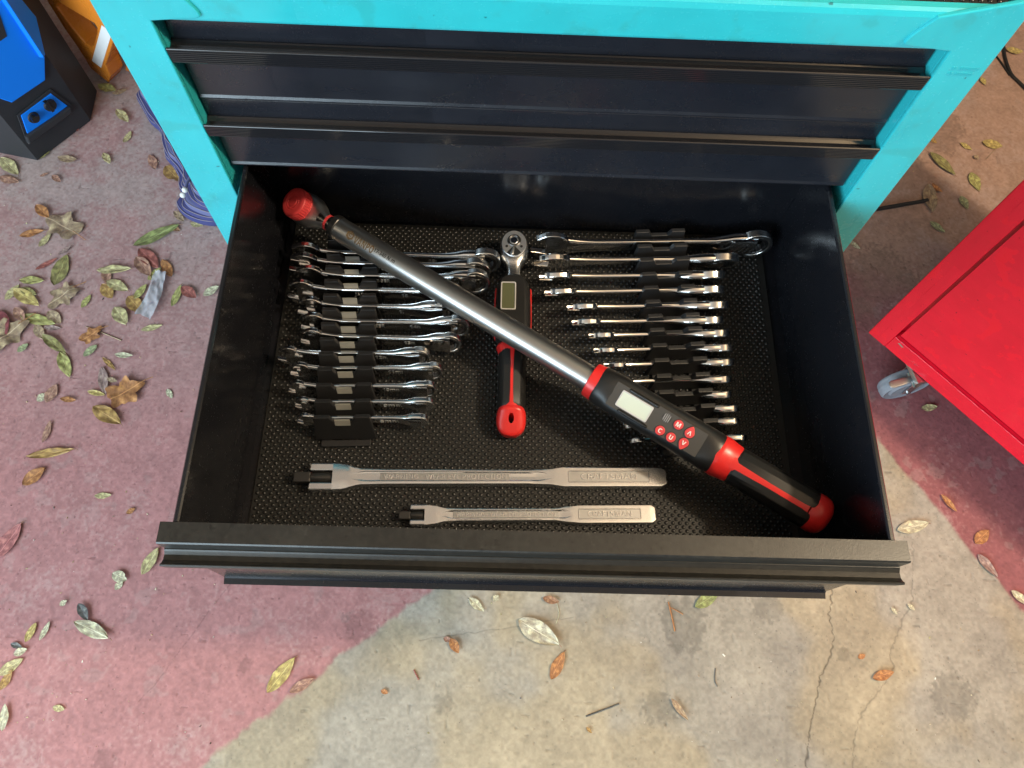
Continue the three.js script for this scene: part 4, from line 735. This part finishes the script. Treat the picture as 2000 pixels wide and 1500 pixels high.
function oakLeaf(L, wr) {   // ragged lobed outline, dried and crumpled
  const n = 56, K = 5, pos = [], uv = [], idx = [], sd = rr(0, 50), ph = rr(0, 6);
  const put = (a, k) => {
    const lobe = Math.pow(0.5 + 0.5 * Math.cos(a * 5 + ph + 1.2 * noise(a * 0.9 + sd, 1)), 1.5), e = 1 / Math.hypot(Math.cos(a) / 0.5, Math.sin(a) / (wr * 0.5));
    const r = e * (0.66 + 0.34 * lobe + 0.26 * (noise(Math.cos(a) * 4 + sd, Math.sin(a) * 4) - 0.5)) * k / K * L, x = Math.cos(a) * r, z = Math.sin(a) * r;
    pos.push(x, 0.001 + 0.17 * L * Math.max(0, fbm(x / L * 4 + sd, z / L * 4, 3) - 0.32) * (0.4 + 0.6 * k / K), z); uv.push(0.5 + x / L, 0.5 + z / (wr * L));
  };
  for (let k = 0; k <= K; k++) for (let i = 0; i < n; i++) put(i / n * 2 * Math.PI, Math.max(0.02, k));
  for (let k = 0; k < K; k++) for (let i = 0; i < n; i++) { const a = k * n + i, b = k * n + (i + 1) % n; idx.push(a, b, a + n, b, b + n, a + n); }
  const g = new THREE.BufferGeometry(); g.setAttribute('position', new THREE.Float32BufferAttribute(pos, 3)); g.setAttribute('uv', new THREE.Float32BufferAttribute(uv, 2)); g.setIndex(idx); g.computeVertexNormals(); return g;
}
function filmStrip(L, w) {   // crumpled ribbon of film with torn ends
  const n = 26, m = 8, pos = [], uv = [], idx = [];
  for (let i = 0; i <= n; i++) for (let j = 0; j <= m; j++) { const u = i / n, v = j / m * 2 - 1, e = 0.5 * (noise(j * 0.9, i < n / 2 ? 3 : 8) - 0.5) * 0.16 * (i === 0 || i === n ? 1 : 0); const x = (u - 0.5 + e) * L, z = v * w / 2 * (0.62 + 0.5 * noise(u * 3.1, 4)) + 0.12 * w * Math.sin(u * 5); pos.push(x, 0.002 + 0.020 * Math.max(0, fbm(u * 5, v * 1.6 + 4, 3) - 0.28), z); uv.push(u, v); }
  for (let i = 0; i < n; i++) for (let j = 0; j < m; j++) { const a = i * (m + 1) + j, b = a + 1, c = a + m + 1, d = c + 1; idx.push(a, b, c, b, d, c); }
  const g = new THREE.BufferGeometry(); g.setAttribute('position', new THREE.Float32BufferAttribute(pos, 3)); g.setAttribute('uv', new THREE.Float32BufferAttribute(uv, 2)); g.setIndex(idx); g.computeVertexNormals(); return g;
}
const words = { palegreen: 'pale green', green: 'green', yellow: 'yellow', yellowgreen: 'yellow green', olive: 'olive green', ochre: 'ochre', orange: 'orange brown', brown: 'brown', pinkbrown: 'pinkish brown', red: 'dull red', darkred: 'dark red', tan: 'tan', cream: 'cream', white: 'whitish green', grey: 'dark grey', mint: 'mint green', mauve: 'greyish mauve', pink: 'pink red' };
const LEAVES = [
  [2, 309, 36, 342, .42, 'palegreen', 'beside the black machine'], [-2, 346, 38, 357, .40, 'pinkbrown', 'beside the black machine'], [115, 310, 153, 315, .42, 'tan', 'curled in front of the black machine', .10], [203, 300, 216, 321, .42, 'palegreen', 'near the folded navy blanket'], [293, 303, 305, 333, .40, 'pinkbrown', 'near the folded navy blanket', .06], [324, 325, 352, 355, .62, 'ochre', 'touching the folded navy blanket'], [79, 311, 99, 287, .45, 'olive', 'against the foot of the black machine'], [229, 216, 253, 241, .40, 'palegreen', 'between the orange stand and the blanket, the longer of two', .06], [242, 279, 256, 257, .42, 'palegreen', 'between the orange stand and the blanket, the shorter of two', .06], [192, 166, 227, 178, .50, 'yellowgreen', 'at the foot of the orange stand'], [220, 184, 249, 176, .40, 'tan', 'at the foot of the orange stand'],
  [144, 240, 153, 258, .5, 'red', 'under the edge of the black machine'], [112, 262, 140, 254, .4, 'tan', 'under the edge of the black machine'], [78, 345, 95, 338, .4, 'pinkbrown', 'narrow, on the greyish floor by the machine'], [103, 343, 119, 357, .45, 'pinkbrown', 'broad, on the greyish floor by the machine'],
  [72, 402, 97, 427, .46, 'orange', 'above the crumpled brown oak leaf'], [38, 461, 86, 450, .36, 'orange', 'beside the crumpled brown oak leaf'], [77, 483, 100, 455, .36, 'palegreen', 'beside the crumpled brown oak leaf'], [261, 482, 350, 440, .30, 'green', 'largest and longest near the drawer'], [341, 414, 360, 434, .4, 'tan', 'beside the long green leaf'], [372, 436, 396, 441, .5, 'palegreen', 'beside the navy blanket corner'], [331, 440, 352, 452, .5, 'brown', 'at the tip of the long green leaf'],
  [273, 487, 310, 524, .45, 'red', 'above the strip of clear film'], [267, 503, 296, 541, .45, 'pinkbrown', 'above the strip of clear film'], [106, 558, 131, 498, .44, 'olive', 'upright above the grey oak leaf'], [70, 527, 112, 505, .25, 'red', 'above the grey oak leaf'], [115, 498, 140, 481, .3, 'mauve', 'above the grey oak leaf'], [39, 548, 87, 549, .38, 'yellowgreen', 'in the cluster left of the grey oak leaf'], [10, 586, 37, 556, .45, 'palegreen', 'in the cluster left of the grey oak leaf'], [27, 566, 77, 597, .38, 'yellow', 'in the cluster left of the grey oak leaf'], [40, 564, 72, 576, .42, 'olive', 'in the cluster left of the grey oak leaf'],
  [191, 530, 257, 526, .30, 'palegreen', 'long and half hidden under a pinkish one', .03], [206, 521, 211, 556, .44, 'pinkbrown', 'in the cluster left of the clear film'], [209, 549, 251, 568, .44, 'palegreen', 'in the cluster left of the clear film'], [200, 556, 220, 584, .55, 'ochre', 'in the cluster left of the clear film'], [290, 548, 315, 524, .45, 'yellowgreen', 'tucked behind the strip of clear film'], [318, 508, 336, 542, .40, 'orange', 'tucked behind the strip of clear film', .08], [251, 579, 278, 612, .55, 'ochre', 'tucked under the strip of clear film'], [263, 584, 287, 556, .40, 'yellowgreen', 'tucked under the strip of clear film'],
  [225, 601, 248, 635, .55, 'palegreen', 'left of the clear film end'], [275, 645, 317, 635, .30, 'palegreen', 'below the clear film end'], [336, 599, 354, 557, .30, 'yellowgreen', 'between the clear film and the drawer'], [355, 561, 384, 583, .52, 'red', 'between the clear film and the drawer'], [398, 579, 428, 560, .50, 'cream', 'touching the open drawer side'], [159, 601, 177, 576, .42, 'yellowgreen', 'right of the grey oak leaf'], [40, 617, 109, 633, .30, 'yellowgreen', 'long and lying over the tan oak leaf'], [-6, 608, 11, 660, .55, 'darkred', 'on top of the tan oak leaf'], [30, 602, 50, 630, .45, 'pinkbrown', 'above the tan oak leaf'], [94, 608, 119, 632, .55, 'tan', 'at the tip of the long yellow green leaf'], [70, 635, 85, 663, .48, 'tan', 'right of the tan oak leaf'], [35, 688, 56, 672, .55, 'mint', 'below the tan oak leaf'], [84, 655, 131, 692, .28, 'olive', 'joined to a yellow green one below'], [117, 688, 137, 737, .36, 'yellowgreen', 'joined to an olive one above'], [86, 640, 119, 642, .34, 'mauve', 'rolled like a short stick'],
  [164, 697, 190, 674, .48, 'mint', 'below the long stemmed oak fragment'], [226, 694, 261, 696, .34, 'cream', 'below the long stemmed oak fragment', .06], [200, 698, 226, 723, .2, 'ochre', 'above the orange oak leaf'], [199, 717, 206, 772, .30, 'mauve', 'lying on the orange oak leaf'], [172, 765, 206, 772, .30, 'yellow', 'beside the orange oak leaf'], [210, 740, 230, 746, .45, 'tan', 'lying on the orange oak leaf'], [72, 783, 92, 768, .75, 'cream', 'beside the pinkish brown oval leaf'], [91, 787, 111, 751, .55, 'pinkbrown', 'beside a torn cream leaf'], [119, 779, 150, 783, .36, 'orange', 'alone below the cluster', .06], [183, 795, 238, 829, .42, 'ochre', 'lying below the orange oak leaf'], [326, 760, 336, 778, .45, 'cream', 'small, near the drawer side'], [84, 865, 100, 822, .28, 'pinkbrown', 'on the pink floor', .04], [52, 892, 147, 878, .20, 'ochre', 'longest and narrowest on the pink floor'], [46, 948, 89, 914, .55, 'orange', 'broad and heart shaped on the pink floor'], [185, 969, 218, 967, .38, 'palegreen', 'curled on the pink floor', .06], [-8, 1092, 42, 1022, .42, 'pink', 'by itself on the pink floor'], [278, 1123, 310, 1070, .40, 'palegreen', 'under the corner of the drawer front'],
  [221, 1120, 249, 1134, .65, 'cream', 'wide torn piece, left of the drawer front'], [225, 1152, 240, 1133, .6, 'cream', 'narrow torn piece, left of the drawer front'], [247, 1003, 264, 993, .6, 'orange', 'small, left of the open drawer'], [149, 1215, 216, 1247, .34, 'cream', 'long and curled on the pink floor', .10], [155, 1179, 173, 1212, .42, 'grey', 'by the long curled cream leaf'], [21, 1257, 44, 1265, .4, 'grey', 'above torn leaf pieces'], [50, 1254, 71, 1216, .38, 'yellow', 'torn, on the pink floor'], [78, 1251, 98, 1214, .28, 'cream', 'torn, on the pink floor'], [118, 1183, 132, 1173, .7, 'cream', 'smallest scrap on the pink floor'], [-4, 1318, 46, 1286, .42, 'palegreen', 'in the torn pile on the pink floor'], [0, 1348, 24, 1308, .42, 'ochre', 'in the torn pile on the pink floor'], [28, 1278, 54, 1268, .6, 'cream', 'in the torn pile on the pink floor'], [6, 1428, 12, 1374, .34, 'cream', 'narrow, on the pink floor'], [103, 1381, 126, 1386, .5, 'palegreen', 'small scrap on the pink floor'],
  [522, 1353, 576, 1284, .36, 'yellow', 'broad, by the edge of the pink paint'], [566, 1352, 614, 1325, .36, 'pinkbrown', 'by the edge of the pink paint'], [1012, 1211, 1092, 1259, .44, 'white', 'broad, by itself on the bare concrete', .03], [1076, 1327, 1102, 1273, .38, 'orange', 'by itself on the bare concrete'], [916, 1168, 945, 1194, .42, 'cream', 'small, on the bare concrete below the drawer'], [963, 1173, 974, 1163, .8, 'cream', 'tiny scrap on the bare concrete below the drawer'], [880, 1247, 896, 1276, .55, 'orange', 'torn triangle on the bare concrete'], [866, 1246, 882, 1252, .6, 'pinkbrown', 'tiny scrap by the torn orange triangle'], [1060, 1168, 1092, 1176, .45, 'brown', 'curled, with thin stems, below the drawer', .10], [1357, 1186, 1402, 1158, .42, 'green', 'half under the drawer front'], [1310, 1364, 1343, 1407, .24, 'tan', 'narrow and curled beside a dark stain', .06], [744, 1348, 758, 1354, .6, 'orange', 'scrap on the bare concrete'], [1145, 1420, 1156, 1432, .4, 'ochre', 'scrap on the bare concrete'],
  [1751, 1036, 1812, 1022, .36, 'cream', 'beside the drawer front end'], [1837, 966, 1867, 1000, .28, 'orange', 'long and narrow on the dark red floor'], [1904, 1061, 1931, 1036, .52, 'orange', 'oval on the dark red floor'], [1909, 1083, 1948, 1127, .34, 'mauve', 'on the edge of the dark red floor'], [1974, 1154, 2010, 1182, .40, 'cream', 'on the edge of the dark red floor'], [1703, 1325, 1744, 1312, .40, 'orange', 'torn, between the cracks'], [1676, 1285, 1690, 1279, .6, 'orange', 'scrap between the cracks'], [1740, 1186, 1752, 1200, .4, 'cream', 'narrow scrap by the faint crack'], [1772, 1180, 1786, 1192, .5, 'cream', 'wide scrap by the faint crack'],
  [1815, 299, 1864, 343, .30, 'olive', 'beside the turquoise post'], [1896, 337, 1912, 373, .50, 'yellowgreen', 'above the red cabinet edge'], [1918, 278, 1958, 286, .55, 'yellow', 'torn, behind the red cabinet'], [1812, 361, 1820, 416, .40, 'tan', 'over the end of the black cord'], [1818, 360, 1838, 378, .40, 'orange', 'curled, over the end of the black cord', .1], [1876, 383, 1890, 409, .50, 'mint', 'small, above the red cabinet edge'], [1816, 433, 1845, 454, .42, 'mint', 'in the shade between the cabinets'], [1964, 98, 1996, 103, .55, 'yellow', 'beside the thick black cord', .04], [1916, 152, 1923, 167, .55, 'yellow', 'tiny, by the turquoise post'], [1814, 266, 1830, 280, .5, 'ochre', 'small, by the turquoise post'], [1875, 279, 1898, 293, .40, 'yellow', 'small, behind the red cabinet'], [1902, 304, 1910, 312, .9, 'tan', 'tiny scrap behind the red cabinet'], [1798, 799, 1829, 795, .42, 'palegreen', 'under the red cabinet edge'], [1658, 470, 1680, 486, .4, 'cream', 'small, in the shade by the drawer'],
];
let lift = 0;
for (const [u0, v0, u1, v1, wr, tone, where, curl = 0.02] of LEAVES) {
  const a = onY(u0, v0, 0.002), b = onY(u1, v1, 0.002), L = a.distanceTo(b);
  const m = add(scene, 'fallen_leaf', ovalLeaf(L, wr, curl, rr(0.02, 0.22), wr > 0.6), leafMat[tone]);
  m.position.copy(a).add(b).multiplyScalar(0.5).setY(0.0006 + 0.0009 * (lift++ % 4)); m.rotation.y = -Math.atan2(b.z - a.z, b.x - a.x);
  m.userData = { label: `${words[tone]} oval fallen leaf ${where}`, category: 'leaf', group: 'fallen leaves on the garage floor' };
  if (L > 0.05) { const st = add(m, 'stem', tube([V(L * 0.49, 0.0015, 0), V(L * 0.53, 0.002, L * 0.01), V(L * 0.57, 0.0015, L * 0.03)], 0.0006, 8, 5), leafMat.brown); }
}
for (const [u0, v0, u1, v1, wr, tone, label] of [[90, 425, 160, 462, .62, 'tan', 'crumpled brown oak leaf on the greyish floor'], [92, 598, 158, 556, .62, 'tan', 'greyish tan oak leaf with ragged lobes'], [-28, 690, 56, 622, .60, 'tan', 'large tan oak leaf with a dark red leaf on it'], [206, 790, 286, 742, .62, 'orange', 'orange brown oak leaf with pointed lobes'], [154, 670, 204, 640, .55, 'orange', 'orange brown oak leaf fragment with a long stem']]) {
  const a = onY(u0, v0, 0.002), b = onY(u1, v1, 0.002), L = a.distanceTo(b);
  const m = add(scene, 'oak_leaf', oakLeaf(L * 0.98, wr * 1.2), leafMat[tone]);
  m.position.copy(a).add(b).multiplyScalar(0.5).setY(0.003); m.rotation.y = -Math.atan2(b.z - a.z, b.x - a.x);
  m.userData = { label, category: 'leaf', group: 'oak leaves on the garage floor' };
  add(m, 'stem', tube([V(L * 0.30, 0.006, 0), V(L * 0.5, 0.004, 0.002), V(L * 0.66, 0.003, 0.004)], 0.0008, 12, 5), leafMat.orange);
}
{
  const a = onY(282, 622, 0.002), b = onY(322, 534, 0.002), L = a.distanceTo(b);
  const m = add(scene, 'plastic_film', filmStrip(L, 0.30 * L), M.film); M.film.side = THREE.DoubleSide;
  m.position.copy(a).add(b).multiplyScalar(0.5).setY(0.006); m.rotation.y = -Math.atan2(b.z - a.z, b.x - a.x);
  m.userData = { label: 'milky strip of clear plastic film lying among fallen leaves', category: 'film' };
  const twig = (pts, r, mat, label) => { const t = add(scene, 'twig', tube(pts.map(([u, v]) => onY(u, v, r)), r, 20, 6), mat); t.userData = { label, category: 'twig', group: 'twigs on the floor' }; };
  twig([[1145, 1399], [1175, 1388], [1209, 1375]], 0.0016, leafMat.grey, 'thin black twig on the bare concrete');
  twig([[1305, 1176], [1311, 1200], [1318, 1233]], 0.0013, leafMat.orange, 'orange brown twig below the drawer front');
  twig([[1308, 1186], [1320, 1192], [1334, 1200]], 0.0008, leafMat.orange, 'short side twig beside the orange brown one');
  twig([[168, 638], [200, 650], [237, 665]], 0.0011, leafMat.tan, 'straight tan stem near the oak leaf fragment');
  twig([[1397, 1305], [1396, 1330], [1401, 1341]], 0.0009, leafMat.grey, 'bent dark thread on the bare concrete');
  twig([[808, 1308], [813, 1318], [818, 1328]], 0.0012, leafMat.red, 'short reddish twig on the bare concrete');
  twig([[1925, 312], [1940, 296], [1956, 283]], 0.0008, leafMat.tan, 'pale bent stem behind the red cabinet');
  twig([[1088, 1178], [1092, 1200], [1086, 1218]], 0.0007, leafMat.cream, 'pale branching stem below the drawer');
}
// crumbs of leaf and grit swept about by the wind
{
  const g = new THREE.TetrahedronGeometry(1, 0), N = 420, m = new THREE.InstancedMesh(g, S({ color: 0xffffff, roughness: 0.8 }), N), t = new THREE.Object3D(), pal = [[0.5, 0.36, 0.2], [0.6, 0.52, 0.36], [0.3, 0.2, 0.12], [0.12, 0.1, 0.09], [0.7, 0.66, 0.58], [0.42, 0.4, 0.2]];
  for (let k = 0; k < N; k++) {
    const left = k < 280, u = left ? rr(-20, 440) : rr(700, 2000), v = left ? rr(230, 1480) : (rnd() < 0.75 ? rr(1150, 1490) : rr(120, 480)), p = onY(u, v, 0.0006), r = 0.0006 + 0.0016 * rnd() ** 3;
    t.position.copy(p); t.rotation.set(rr(0, 6), rr(0, 6), rr(0, 6)); t.scale.set(r * rr(0.8, 2.4), r * 0.5, r); t.updateMatrix(); m.setMatrixAt(k, t.matrix); m.setColorAt(k, lin(...pal[Math.floor(rnd() * pal.length)]));
  }
  m.name = 'leaf_crumbs'; m.castShadow = m.receiveShadow = true; m.userData = { kind: 'stuff', label: 'fine crumbs of dry leaf and grit on the floor', category: 'crumbs' }; scene.add(m);
}
renderer.render(scene, camera);
